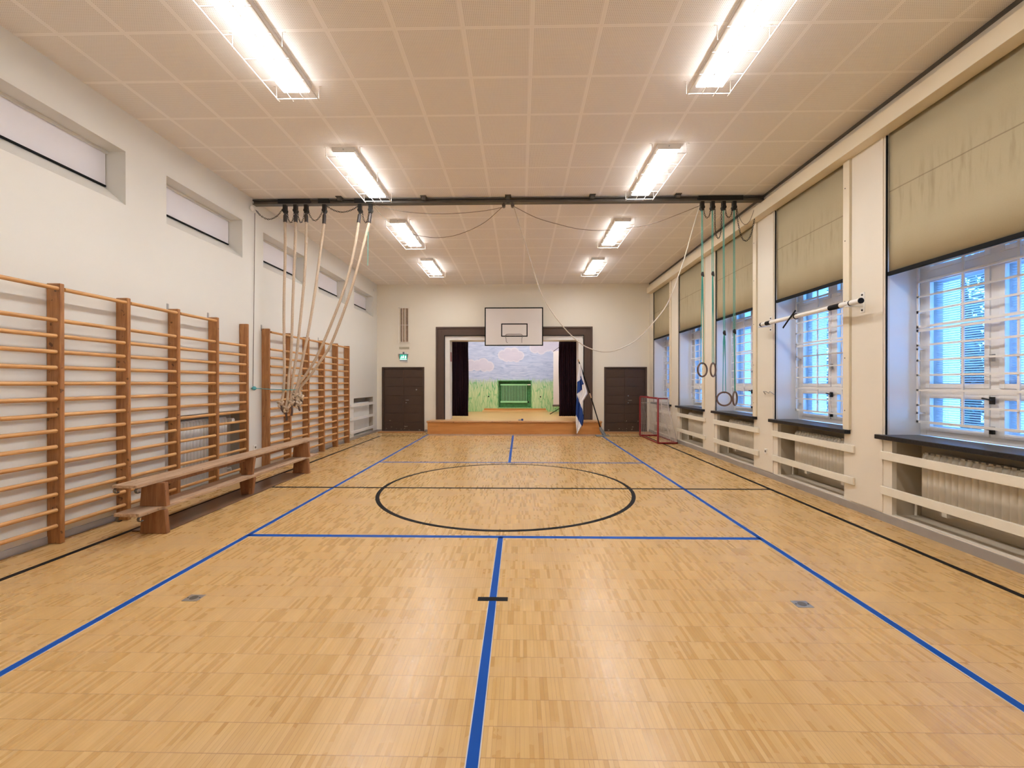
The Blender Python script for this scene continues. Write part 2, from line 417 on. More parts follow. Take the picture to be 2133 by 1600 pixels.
# mural on the wall behind the stage: sky, three clouds and tall grass
def make_mural():
    t = NT('painted_meadow_mural'); x, y, z = t.xyz()
    wav = t.noise(t.vec(t.m('MULTIPLY', x, 1.3), 0.0, t.m('MULTIPLY', z, 9.0)), 1.5, 5, 0.6, 1.2)
    sky = t.ramp(wav, [(0.28, (0.25, 0.34, 0.60)), (0.45, (0.42, 0.50, 0.74)), (0.62, (0.55, 0.61, 0.82)), (0.8, (0.62, 0.62, 0.78))])
    up = t.m('MULTIPLY', t.m('SUBTRACT', z, 1.75), 0.7, clamp=True)
    sky = t.mix(t.m('MULTIPLY', up, 0.18), sky, (0.66, 0.66, 0.80))
    cl = None
    def blob(cx, cz, r, q=1.0):
        dx = t.m('SUBTRACT', x, cx); dz = t.m('MULTIPLY', t.m('SUBTRACT', z, cz), q)
        return t.m('SUBTRACT', t.m('SQRT', t.m('ADD', t.m('MULTIPLY', dx, dx), t.m('MULTIPLY', dz, dz))), r)
    blobs = [(-2.0, 2.26, .22), (-1.72, 2.25, .20), (-1.48, 2.32, .21), (-1.24, 2.21, .18), (-1.45, 2.19, .17), (-2.2, 2.2, .2),
             (-.70, 2.67, .17), (-.48, 2.78, .17), (-.22, 2.78, .17), (-.02, 2.64, .17), (-.36, 2.60, .19), (-.55, 2.56, .15), (-.15, 2.55, .15),
             (.60, 2.95, .19), (.86, 2.88, .17), (1.12, 3.05, .22), (1.40, 3.02, .22), (1.62, 2.96, .18), (1.0, 3.0, .2)]
    for b in blobs:
        d = blob(*b); cl = d if cl is None else t.m('MINIMUM', cl, d)
    edge = t.noise(scale=9, detail=2); cl = t.m('ADD', cl, t.m('MULTIPLY', t.m('SUBTRACT', edge, 0.5), 0.04))
    inside = t.m('MULTIPLY', t.m('SUBTRACT', 0.0, cl), 30.0, clamp=True)
    rim = t.m('SUBTRACT', 1.0, t.m('MULTIPLY', t.m('ABSOLUTE', cl), 26.0), clamp=True)
    col = t.mix(t.m('MULTIPLY', inside, 0.75), sky, (0.66, 0.60, 0.72))
    col = t.mix(t.m('MULTIPLY', rim, 0.8), col, (0.78, 0.72, 0.80))
    # grass
    gb = t.m('ADD', t.m('MULTIPLY', t.noise(t.vec(t.m('MULTIPLY', x, 16.0), 0.0, t.m('MULTIPLY', z, 3.0)), 1.0, 3, 0.7), 0.55), 1.44)
    gm = t.m('MULTIPLY', t.m('SUBTRACT', gb, z), 6.0, clamp=True)
    base = t.ramp(t.m('MULTIPLY', t.m('SUBTRACT', z, 0.39), 0.8), [(0.0, (0.46, 0.66, 0.34)), (0.6, (0.60, 0.70, 0.40)), (1.0, (0.52, 0.64, 0.46))])
    bl = None
    for k, (fq, am, sp, ph) in enumerate([(3.4, .050, 8.3, 0.3), (2.7, .06, 6.7, 1.7), (4.4, .035, 10.1, 4.0), (2.0, .055, 7.4, 2.6)]):
        off = t.m('MULTIPLY', t.m('SINE', t.m('ADD', t.m('MULTIPLY', z, fq*1.9), t.m('MULTIPLY', t.m('SINE', t.m('MULTIPLY', x, 2.3+k)), 4.0+ph))), am)
        s_ = t.m('ABSOLUTE', t.m('SINE', t.m('MULTIPLY', t.m('ADD', x, off), sp*PI*0.9)))
        q = t.m('SUBTRACT', 1.0, t.m('MULTIPLY', s_, 3.2), clamp=True)
        bl = q if bl is None else t.m('MAXIMUM', bl, q)
    ht = t.noise(scale=2.3, detail=2)
    bl = t.m('MULTIPLY', bl, t.m('MULTIPLY', t.m('SUBTRACT', ht, 0.18), 2.6), clamp=True)
    grs = t.mix(bl, base, (0.12, 0.46, 0.17))
    col = t.mix(gm, col, grs)
    return t.done(col, 0.6)
M['mural'] = make_mural()

# ------------------------------------------------------------------ the room
def struct(mb, name, mat, **k):
    o = mb.build(name, mat, **k); o['kind'] = 'structure'; return o

floor = struct(MB().box(XL-0.6, XR+0.9, YF-0.3, YB+0.05, -0.12, 0.0), 'floor', M['floor'])
ceiling = struct(MB().box(XL-0.6, XR+0.9, YF-0.3, YB+0.6, ZC, ZC+0.15), 'ceiling', M['ceil'])

# left wall with high windows and two radiator niches
NZ0, NZ1 = 3.585, 4.20
lh = [(n, f, NZ0, NZ1) for n, f in zip(NEAR, FAR)]
lrad = [(5.30, 6.86, 0.09, 1.105), (11.42, 12.93, 0.075, 1.12)]
mb = MB()
mb.mi = 0
holed_layer(mb, 'x', XL, XL-0.24, YF-0.3, YB, 0, ZC, lh+lrad)
mb.mi = 0
for n, f in zip(NEAR, FAR):      # sloping inner sills of the high windows
    mb.add([(XL-0.002, n, NZ0), (XL-0.002, f, NZ0), (XL-0.24, f, 3.79), (XL-0.24, n, 3.79)], [(0, 1, 2, 3)])
mb.box(XL-0.24, XL-0.55, YF-0.3, YB, 0, ZC)
mb.mi = 1
for (n, f, za, zb) in lrad:
    mb.box(XL-0.004, XL-0.236, n, n+0.006, za, zb); mb.box(XL-0.004, XL-0.236, f-0.006, f, za, zb)
    mb.box(XL-0.004, XL-0.236, n, f, zb-0.006, zb); mb.box(XL-0.232, XL-0.238, n, f, za, zb)
mb.mi = 0
struct(mb, 'wall_left', [M['wall'], M['nicheg']])
struct(MB().box(XL, XL+0.012, YF, YB, 0, 0.07), 'baseboard_left', M['base'])

# right wall
WZ0, WZ1, WTOP = 0.915, 4.30, 3.02
rw = [(n, f, WZ0, WZ1) for n, f in zip(NEAR, FAR)]
rr = [(n+0.03, f-0.09, 0.10, 0.915) for n, f in zip(NEAR, FAR)]
mb = MB()
mb.mi = 0
holed_layer(mb, 'x', XR, XR+0.05, YF-0.3, YB, 0, ZC, rw+rr)
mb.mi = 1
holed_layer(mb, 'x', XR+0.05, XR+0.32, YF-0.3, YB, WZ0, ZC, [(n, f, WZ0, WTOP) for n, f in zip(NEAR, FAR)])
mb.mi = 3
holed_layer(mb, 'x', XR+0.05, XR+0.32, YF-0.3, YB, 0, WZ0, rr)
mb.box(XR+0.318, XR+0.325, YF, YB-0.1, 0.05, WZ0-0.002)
mb.mi = 1
holed_layer(mb, 'x', XR+0.32, XR+0.46, YF-0.3, YB, 0, ZC, [(n, f, WZ0, WTOP) for n, f in zip(NEAR, FAR)])
mb.mi = 2
holed_layer(mb, 'x', XR+0.46, XR+0.82, YF-0.3, YB+5, -0.4, ZC+0.4, [(n, f, WZ0, WTOP) for n, f in zip(NEAR, FAR)])
wr = struct(mb, 'wall_right', [M['panel'], M['wallw'], M['extw'], M['niche']])
struct(MB().box(XR-0.015, XR, YF, YB, 0, 0.085), 'baseboard_right', M['base'])
struct(MB().box(XR-0.02, XR, YF, YB, ZC-0.035, ZC), 'trim_1', M['steel'])          # dark moulding under the ceiling
vb = struct(MB().box(3.90, XR, YF, 13.08, 4.285, 4.465), 'trim_2', M['trim'], bevel=0.004)      # boxed-in beam over the blinds
for k, (n, f) in enumerate(zip(NEAR, FAR)):
    b = MB().box(XR-0.032, XR+0.02, n-0.085, n+0.015, 0.965, 4.285)
    bo = struct(b, 'trim_%d' % (k+3), M['trim'], bevel=0.003)
    for z in (1.2, 1.85, 2.55, 3.3, 3.95): MB().cyl((XR-0.031, n-0.02, z), (XR-0.034, n-0.02, z), 0.007, 8).build('screw', M['iron'], bo)
    g = MB().box(XR+0.004, XR+0.020, f-0.008, f+0.004, 0.965, 4.285)
    struct(g, 'trim_%d' % (k+8), M['black'])
# pillar facing boards, slightly proud
for k, f in enumerate(FAR):
    y1 = (NEAR[k+1]-0.10) if k < 4 else YB-0.02
    struct(MB().box(XR-0.012, XR+0.004, f+0.02, y1, 0.10, 4.285), 'trim_%d' % (k+13), M['panel'], bevel=0.002)

# wall behind the camera
struct(MB().box(XL, XR, YF-0.3, YF, 0, ZC), 'wall_front', M['wall'])

# back wall with the stage opening and the two door openings
SX0, SX1, SZ = -2.23, 1.85, 2.89
mb = MB()
D1 = (-4.345, -3.045, 0.0, 2.03); D2 = (2.665, 3.955, 0.0, 2.03)
holed_layer(mb, 'y', YB, YB+0.47, XL-0.5, XR+0.8, 0, ZC, [(SX0, SX1, 0.39, SZ), D1, D2])
mb.box(D1[0], D1[1], YB+0.2, YB+0.47, 0, D1[3]); mb.box(D2[0], D2[1], YB+0.2, YB+0.47, 0, D2[3])
struct(mb, 'wall_back', M['wallb'])
struct(MB().box(XL, -4.38, YB-0.012, YB, 0, 0.07).box(-3.01, -2.85, YB-0.012, YB, 0, 0.07).box(2.50, 2.63, YB-0.012, YB, 0, 0.07), 'baseboard_back', M['base'])

# stage house
mb = MB()
mb.box(SX0-1.2, SX1+1.2, YB+0.47, 17.4, 0.0, 0.39)
stf = struct(mb, 'floor_stage', M['stagetop'])
# mural wall: niche for the radiator cut into it
mb = MB()
RN = (-0.863, 0.445, 0.545, 1.617)
holed_layer(mb, 'y', 17.0, 17.22, SX0-1.2, SX1+1.2, 0.39, 4.2, [RN])
wmural = struct(mb, 'wall_mural', M['mural'])
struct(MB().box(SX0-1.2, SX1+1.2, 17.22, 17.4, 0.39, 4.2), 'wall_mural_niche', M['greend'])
mb = MB(); mb.box(SX0-1.4, SX0-1.2, YB+0.47, 17.4, 0.0, 4.2); struct(mb, 'wall_stage_left', M['wallw'])
mb = MB(); mb.box(SX1+1.2, SX1+1.4, YB+0.47, 17.4, 0.0, 4.2); struct(mb, 'wall_stage_right', M['wallw'])
struct(MB().box(SX0-1.4, SX1+1.4, YB+0.47, 17.4, 4.2, 4.35), 'ceiling_stage', M['wallw'])
# proscenium trim: brown moulded surround, white inner lining
def surround(x0, x1, z1, w, y0, y1, zb, mb):
    mb.box(x0, x0+w, y0, y1, zb, z1); mb.box(x1-w, x1, y0, y1, zb, z1); mb.box(x0+w, x1-w, y0, y1, z1-w, z1)
mb = MB()
surround(-2.645, 2.270, 3.305, 0.055, YB-0.085, YB, 0.39, mb)
surround(-2.59, 2.215, 3.25, 0.135, YB-0.06, YB, 0.39, mb)
surround(-2.455, 2.08, 3.115, 0.075, YB-0.075, YB, 0.39, mb)
struct(mb, 'trim_18', M['pros'], bevel=0.004)
mb = MB(); surround(-2.38, 2.005, 3.04, 0.018, YB-0.085, YB, 0.39, mb)
struct(mb, 'trim_19', M['black'])
mb = MB(); surround(-2.362, 1.987, 3.022, 0.13, YB-0.02, YB+0.001, 0.39, mb)
struct(mb, 'trim_20', M['whitep'])
mb = MB(); mb.box(SX0, SX0+0.012, YB, YB+0.47, 0.39, SZ); mb.box(SX1-0.012, SX1, YB, YB+0.47, 0.39, SZ)
struct(mb, 'trim_21', M['wallw'])

# doors
def door(idx, x0, x1, lab):
    o = bpy.data.objects.new('door_%d' % idx, None); C.objects.link(o); o.location = ((x0+x1)/2, YB, 0); ORIG[o.name] = Vector(o.location)
    o['kind'] = 'structure'; o['label'] = lab
    zt = 2.045
    fr = MB(); fr.box(x0, x0+0.055, YB-0.035, YB+0.15, 0, zt); fr.box(x1-0.055, x1, YB-0.035, YB+0.15, 0, zt); fr.box(x0+0.055, x1-0.055, YB-0.035, YB+0.15, zt-0.045, zt)
    fr.build('door_frame', M['door'], o, bevel=0.004)
    xm = (x0+x1)/2
    for a, b in ((x0+0.057, xm-0.003), (xm+0.003, x1-0.057)):
        lf = MB(); n = 7; z = 0.02
        for k in range(n):
            h = (zt-0.05-0.02)/n
            lf.box(a, b, YB+0.01, YB+0.05, z+0.004, z+h-0.004); z += h
        lf.box(a+0.002, b-0.002, YB+0.022, YB+0.06, 0.02, zt-0.05)
        leaf = lf.build('door_leaf', M['door'], o, bevel=0.003)
    MB().box(xm-0.02, xm+0.02, YB-0.002, YB+0.012, 0.02, zt-0.05).build('cover_strip', M['door'], o, bevel=0.002)
    h = MB(); h.cyl((xm+0.09, YB+0.015, 1.0), (xm+0.09, YB-0.045, 1.0), 0.009); h.cyl((xm+0.085, YB-0.04, 1.0), (xm+0.19, YB-0.045, 1.0), 0.009)
    h.build('door_handle', M['zinc'], leaf, smooth=True)
    MB().cyl((xm+0.09, YB+0.012, 0.92), (xm+0.09, YB-0.002, 0.92), 0.017).build('keyhole', M['zinc'], leaf)
    MB().cyl((xm+0.09 if idx == 2 else xm+0.42, YB+0.012, 1.14 if idx == 2 else 1.33), (xm+0.09 if idx == 2 else xm+0.42, YB-0.004, 1.14 if idx == 2 else 1.33), 0.022).build('lock_plate', M['zinc'], leaf)
    s = MB()
    rs = random.Random(idx)
    for k in range(16):
        px = rs.uniform(x0+0.08, x1-0.08) if k % 3 else xm+rs.uniform(-.03, .03); pz = rs.choice([0.035, 0.05, 0.3, 0.12, 0.06])+rs.uniform(0, .05)
        wd = rs.uniform(0.006, 0.05)
        s.box(px, px+wd, YB+0.0085, YB+0.0102, pz, pz+rs.uniform(0.004, 0.02))
    s.build('chipped_paint', M['mdf'], o)
    return o
door(1, -4.366, -3.025, 'dark brown double door left of the stage, under the green exit sign')
door(2, 2.642, 3.972, 'dark brown double door right of the stage, behind the goal')
for k, (a, b) in enumerate(((-4.40, -2.98), (2.62, 4.02))):
    struct(MB().box(a, b, YB-0.34, YB-0.035, 0.0, 0.028), 'trim_%d' % (22+k), M['nosing'], bevel=0.006)

# ------------------------------------------------------------------ court lines on the floor
def line(a, b, w, mat, name, ext=0.0, h=0.0012):
    a = Vector((*a, 0)); b = Vector((*b, 0)); d = (b-a).normalized(); s = Vector((-d.y, d.x, 0))*w/2
    a = a-d*ext; b = b+d*ext
    m = MB(); vs = [a-s, b-s, b+s, a+s]
    m.add([Vector((v.x, v.y, -0.002)) for v in vs]+[Vector((v.x, v.y, h)) for v in vs], [(3,2,1,0),(4,5,6,7),(0,1,5,4),(1,2,6,5),(2,3,7,6),(3,0,4,7)])
    return m.build(name, mat, floor)
BX0, BX1, BX = -2.748, 2.382, -0.193
def bline(a, b, lab):
    wd = 0.060 if a[1] == b[1] else 0.049
    line(a, b, wd+0.011, M['fringe'], 'tape_edge', h=0.0006)
    o = line(a, b, wd, M['blue'], 'court_line', h=0.0014); o['label'] = lab
bline((BX0, YF), (BX0, 12.62), 'blue left sideline'); bline((BX1, YF), (BX1, 12.30), 'blue right sideline')
bline((BX0, 4.215), (BX1, 4.215), 'blue near service line'); bline((BX0, 8.16), (BX1, 8.16), 'blue far service line')
bline((BX, YF), (BX, 4.215), 'blue near centre line'); bline((BX-0.01, 8.16), (BX-0.01, 12.4), 'blue far centre line')
for a, b, l in (((-4.06, YF), (-4.06, 12.23), 'black left boundary line'), ((3.63, YF), (3.63, 12.23), 'black right boundary line'),
                ((-4.06, 12.23), (BX0, 12.23), 'black end line left of the stage'), ((BX1, 12.23), (3.63, 12.23), 'black end line right of the stage'),
                ((-4.06, 6.17), (3.63, 6.17), 'black halfway line')):
    o = line(a, b, 0.055, M['cbl'], 'court_line', h=0.0018); o['label'] = l
for y in (3.0, 9.95):
    o = line((BX-0.107, y), (BX+0.107, y), 0.052, M['rubber'], 'cross_mark', h=0.0022); o['label'] = 'short black cross mark'
o = line((-2.75, 12.50), (2.40, 12.50), 0.42, M['strip'], 'grey_strip', h=0.0004)  # flat grey-brown strip across the floor before the stage front
m = MB(); n = 128; vs = []
for k in range(n):
    a = 2*PI*k/n
    for r_, z_ in ((1.775, -0.002), (1.828, -0.002), (1.828, 0.002), (1.775, 0.002)):
        vs.append((BX-0.01+r_*math.cos(a), 6.19+r_*math.sin(a), z_))
fs = []
for k in range(n):
    l = (k+1) % n
    for q in range(4): fs.append((k*4+q, l*4+q, l*4+(q+1) % 4, k*4+(q+1) % 4))
m.add(vs, fs); o = m.build('centre_circle', M['cbl'], floor); o['label'] = 'black centre circle'
for x, y, lab in ((-2.334, 2.975, 'small grey metal floor socket cover left of the blue centre line'), (1.963, 2.97, 'small grey metal floor socket cover right of the blue centre line')):
    t = thing('floor_plate', lab, 'floor plate', (x, y, 0), 'metal floor socket covers')
    MB().box(x-0.055, x+0.055, y-0.045, y+0.045, 0.0, 0.003).build('plate', M['zinc'], t, bevel=0.001)
    MB().cyl((x, y, 0.002), (x, y, 0.0045), 0.028, 20).build('cap', M['steel'], t)
    for sx in (-.042, .042): MB().cyl((x+sx, y, 0.002), (x+sx, y, 0.0045), 0.006, 8).build('screw', M['iron'], t)

# ------------------------------------------------------------------ ceiling lamps
def make_lamp(xc, y0, label):
    y1 = y0+1.345; z0 = ZC-0.07
    t = thing('caged_ceiling_lamp', label, 'ceiling lamp', (xc, (y0+y1)/2, ZC), 'caged fluorescent ceiling lamps')
    hs = MB(); hs.prism([(xc-0.155, ZC), (xc-0.155, ZC-0.045), (xc-0.135, z0), (xc+0.135, z0), (xc+0.155, ZC-0.045), (xc+0.155, ZC)], 'y', y0, y1)
    hs.build('housing', M['lampbody'], t, bevel=0.003)
    MB().box(xc-0.134, xc+0.134, y0+0.012, y1-0.012, z0-0.012, z0+0.002).build('diffuser', M['diff'], t, bevel=0.003)
    MB().cyl((xc, y0+0.001, ZC-0.03), (xc, y0-0.012, ZC-0.03), 0.008, 8).build('end_screw', M['zinc'], t)
    cg = MB(); zc_ = ZC-0.135; r = 0.0048
    for dx in (-0.215, 0.215): cg.cyl((xc+dx, y0-0.04, zc_), (xc+dx, y1+0.045, zc_), 0.0065, 6)
    for dx in (-0.065, 0.065): cg.cyl((xc+dx, y0-0.03, zc_), (xc+dx, y1+0.045, zc_), r, 6)
    for k in range(6):
        y = y0-0.01+(y1-y0+0.02)*k/5; cg.cyl((xc-0.215, y, zc_+0.003), (xc+0.215, y, zc_+0.003), r, 6)
    cg.build('wire_cage', M['cage'], t)
    for sx in (-1, 1):
        for q in (0, 0.5, 1):
            y = y0-0.01+(y1-y0+0.02)*q; x = xc+sx*0.225
            MB().tube([(x+sx*0.03, y, ZC-0.001), (x, y, ZC-0.004), (x, y, zc_-0.004), (x-sx*0.012, y, zc_-0.006)], 0.004, 6).build('hook', M['cage'], t)
    return t
rowsY = [0.57, 3.045, 5.545, 8.02, 10.51]
rl = ['nearest, above the camera', 'the one cut by the top of the photo', 'between the camera and the rope beam', 'just beyond the rope beam', 'farthest, nearest the stage']
base = make_lamp(-2.335, rowsY[0], 'caged fluorescent ceiling lamp, left row, '+rl[0])
for s, xc in (('left', -2.335), ('right', 1.945)):
    for k, y in enumerate(rowsY):
        if s == 'left' and k == 0: continue
        c = copy_tree(base, (xc+2.335, y-rowsY[0], 0)); c['label'] = 'caged fluorescent ceiling lamp, %s row, %s' % (s, rl[k])

# ------------------------------------------------------------------ wall bars
RZ = [0.178+0.1508*k for k in range(14)]+[2.44]
def wall_bars(ys, label, skip_last_top, y_start=None):
    t = thing('wall_bars', label, 'wall bars', (-4.46, (ys[0]+ys[-1])/2, 0), 'wooden wall bars along the left wall')
    for k, y in enumerate(ys):
        p = MB(); p.box(XL+0.002, -4.392, y, y+0.042, 0.0, 2.495)
        p.build('upright', M['post'], t, bevel=0.008)
    for k in range(len(ys)-1):
        for j, z in enumerate(RZ):
            if skip_last_top and k == len(ys)-2 and j == 14: continue
            a = ys[k]-(0.014 if k or y_start else -0.01); b = ys[k+1]-0.016
            dx = 0.0 if j < 14 else 0.016
            r = MB(); n = 14; vs = []
            r.tube([(-4.417+dx, a+0.056, z), (-4.417+dx, (a+b)/2, z), (-4.417+dx, b+0.0, z)], 0.0200, 12)
            r.build('rung', M['rung'], t, smooth=True)
    for y in ys[::3] + [ys[-2]]:
        MB().box(XL, XL+0.006, y-0.012, y+0.014, 2.45, 2.56).build('bracket', M['zinc'], t)
    return t
YA = [3.255, 3.951, 4.645, 5.342, 6.045, 6.722]
YBb = [7.310, 8.0, 8.698, 9.394, 10.086, 10.776]
wall_bars(YA, 'long nearer set of brown wooden wall bars, behind the bench', True, True)
wall_bars(YBb, 'farther set of brown wooden wall bars, behind the climbing ropes', False)
# (rungs stick a little through the near face of each upright)

# ------------------------------------------------------------------ bench
t = thing('gym_bench', 'long worn brown wooden double-plank bench in front of the wall bars', 'bench', (-3.78, 5.8, 0))
pl = MB(); pl.add([(-3.945, 4.0, .522), (-3.69, 3.99, .522), (-3.655, 7.60, .522), (-3.905, 7.60, .522), (-3.945, 4.0, .552), (-3.69, 3.99, .552), (-3.655, 7.60, .552), (-3.905, 7.60, .552)],
    [(3,2,1,0),(4,5,6,7),(0,1,5,4),(1,2,6,5),(2,3,7,6),(3,0,4,7)])
pl.build('seat_plank', M['bench'], t, bevel=0.005)
pl = MB(); pl.add([(-3.925, 4.0, .245), (-3.665, 3.99, .245), (-3.635, 7.55, .245), (-3.895, 7.55, .245), (-3.925, 4.0, .28), (-3.665, 3.99, .28), (-3.635, 7.55, .28), (-3.895, 7.55, .28)],
    [(3,2,1,0),(4,5,6,7),(0,1,5,4),(1,2,6,5),(2,3,7,6),(3,0,4,7)])
pl.build('lower_plank', M['bench'], t, bevel=0.005)
def leg(y, x0, x1, tp, bt, mirror=False):
    # upper and lower trapezoid boards, tp/bt: inset at top and bottom of each
    for (z0, z1) in ((0.0, 0.2445), (0.281, 0.5215)):
        m = MB(); m.prism([(x0+bt, z0), (x1-bt, z0), (x1-tp, z1), (x0+tp, z1)], 'y', y, y+0.05)
        m.build('leg', M['benchleg'], t, bevel=0.005)
leg(4.235, -3.885, -3.605, 0.022, 0.0); leg(5.71, -3.855, -3.64, 0.0, 0.035); leg(7.10, -3.865, -3.58, 0.022, 0.0)
MB().box(-4.02, -3.655, 4.29, 7.09, 0.0, 0.014).build('floor_band', M['darkband'], t, bevel=0.004)  # thin dark brown slab lying flat on the floor between the legs
br = MB()
for y0, y1 in ((4.29, 5.70), (5.77, 7.09)):
    br.box(-3.785, -3.755, y0, y1, 0.47, 0.521)
br.build('stiffening_rail', M['benchleg'], t)
for x, z in ((-3.925, .522), (-3.715, .522), (-3.90, .245), (-3.69, .245)):
    pts = []
    for k in range(9):
        a = math.radians(90+28*k); pts.append((x, 4.035+0.028*math.cos(a)*1.0, z-0.028+0.026*math.sin(a)))
    h = MB(); h.tube(pts, 0.005, 6, flat=3.0); h.box(x-0.014, x+0.014, 4.03, 4.12, z-0.006, z)
    h.build('hook', M['steel'], t)

# ------------------------------------------------------------------ radiators
def ribbed(x, y0, y1, z0, z1, pitch, depth, n=6, side=1):
    """rippled panel surface facing `side` (+x or -x) with thickness"""
    m = MB(); N = int(round((y1-y0)/pitch)); st = N*n; vs = []
    for i in range(st+1):
        y = y0+(y1-y0)*i/st; d = depth*abs(math.sin(PI*i/n))**0.75
        for z, q in ((z0, 0.2), (z0+0.03, 1), (z1-0.03, 1), (z1, 0.2)):
            vs.append((x+side*d*q, y, z))
        vs.append((x-side*0.04, y, z1)); vs.append((x-side*0.04, y, z0))
    fs = []
    for i in range(st):
        for q in range(6):
            a = i*6+q; b = i*6+(q+1) % 6
            f = (a, b, b+6, a+6); fs.append(f if side > 0 else f[::-1])
    fs.append(tuple(range(6))); fs.append(tuple(st*6+k for k in range(6)))
    return m.add(vs, fs)
for k, (n, f) in enumerate(zip(NEAR, FAR)):
    y0, y1 = n+0.06, f-0.26
    t = thing('radiator', 'cream ribbed radiator in the niche under the %s window from the camera' % ORD[k], 'radiator', (XR+0.2, (y0+y1)/2, 0.15), 'radiators under the windows')
    m = ribbed(XR+0.17, y0, y1, 0.29, 0.80, 0.06, 0.03, side=-1); m.build('ribbed_panel', M['rad'], t, smooth=True)
    tp = MB()
    N = int((y1-y0)/0.06)
    for i in range(N): tp.box(XR+0.16, XR+0.235, y0+0.06*i+0.012, y0+0.06*i+0.048, 0.80, 0.815)
    tp.build('top_grille', M['rad'], t)
    MB().tube([(XR+0.19, y1+0.01, 0.33), (XR+0.19, y1+0.09, 0.33), (XR+0.19, y1+0.10, 0.12)], 0.011, 8).build('pipe', M['rad'], t, smooth=True)
    MB().cyl((XR+0.19, y1-0.02, 0.32), (XR+0.12, y1-0.02, 0.32), 0.022, 12).build('valve', M['steel'], t, smooth=True)
    for yy in (y0+0.2, y1-0.25): MB().box(XR+0.17, XR+0.32, yy, yy+0.05, 0.2, 0.29).build('wall_bracket', M['rad'], t)
for k, (y0, y1, z0, z1, lab) in enumerate(((5.37, 6.56, 0.12, 1.01, 'tall grey ribbed radiator behind the nearer wall bars'), (11.5, 12.8, 0.14, 0.98, 'pale radiator in the far left corner behind white rails'))):
    t = thing('radiator', lab, 'radiator', (XL-0.12, (y0+y1)/2, z0), 'radiators on the left wall')
    ribbed(XL-0.10, y0, y1, z0, z1, 0.062, 0.035, side=1).build('ribbed_panel', M['radw'], t, smooth=True)
    MB().cyl((XL-0.11, y1+0.0, z1-0.06), (XL-0.11, y1+0.12, z1-0.06), 0.012, 8).build('pipe', M['radw'], t)
    MB().cyl((XL-0.11, y1+0.07, z1-0.06), (XL-0.03, y1+0.07, z1-0.06), 0.034, 14).build('thermostat_knob', M['outlet'], t, smooth=True)
    MB().tube([(XL-0.11, y1, z0+0.06), (XL-0.11, y1+0.12, z0+0.06), (XL-0.11, y1+0.14, z0-0.02)], 0.012, 8).build('return_pipe', M['radw'], t)
    for yy in (y0+0.2, y1-0.26): MB().box(XL-0.13, XL-0.239, yy, yy+0.06, z0+.1, z0+0.2).build('wall_bracket', M['radw'], t)
# niche back colour boards are the wall itself; guard rails:
for k, (n, f) in enumerate(zip(NEAR, FAR)):
    for j, (z0, z1, w) in enumerate(((0.692, 0.782, 'upper'), (0.305, 0.395, 'lower'))):
        t = MB(); t.box(XR-0.038, XR-0.013, n-0.16, f+0.02, z0, z1)
        o = t.build('guard_rail', M['slatp'], origin=(XR-0.02, (n+f)/2, z0), bevel=0.004)
        tag(o, '%s cream wooden guard rail across the radiator under the %s window' % (w, ORD[k]), 'guard rail', 'guard rails over the window radiators')
for z0, z1, w in ((0.893, 0.968, 'top'), (0.522, 0.602, 'middle'), (0.163, 0.243, 'bottom')):
    o = MB().box(XL+0.003, XL+0.035, 11.17, 12.98, z0, z1).build('guard_rail', M['whitep'], origin=(XL+0.02, 12.1, z0), bevel=0.004)
    tag(o, '%s white guard rail over the radiator in the far left corner' % w, 'guard rail', 'white guard rails in the far left corner')

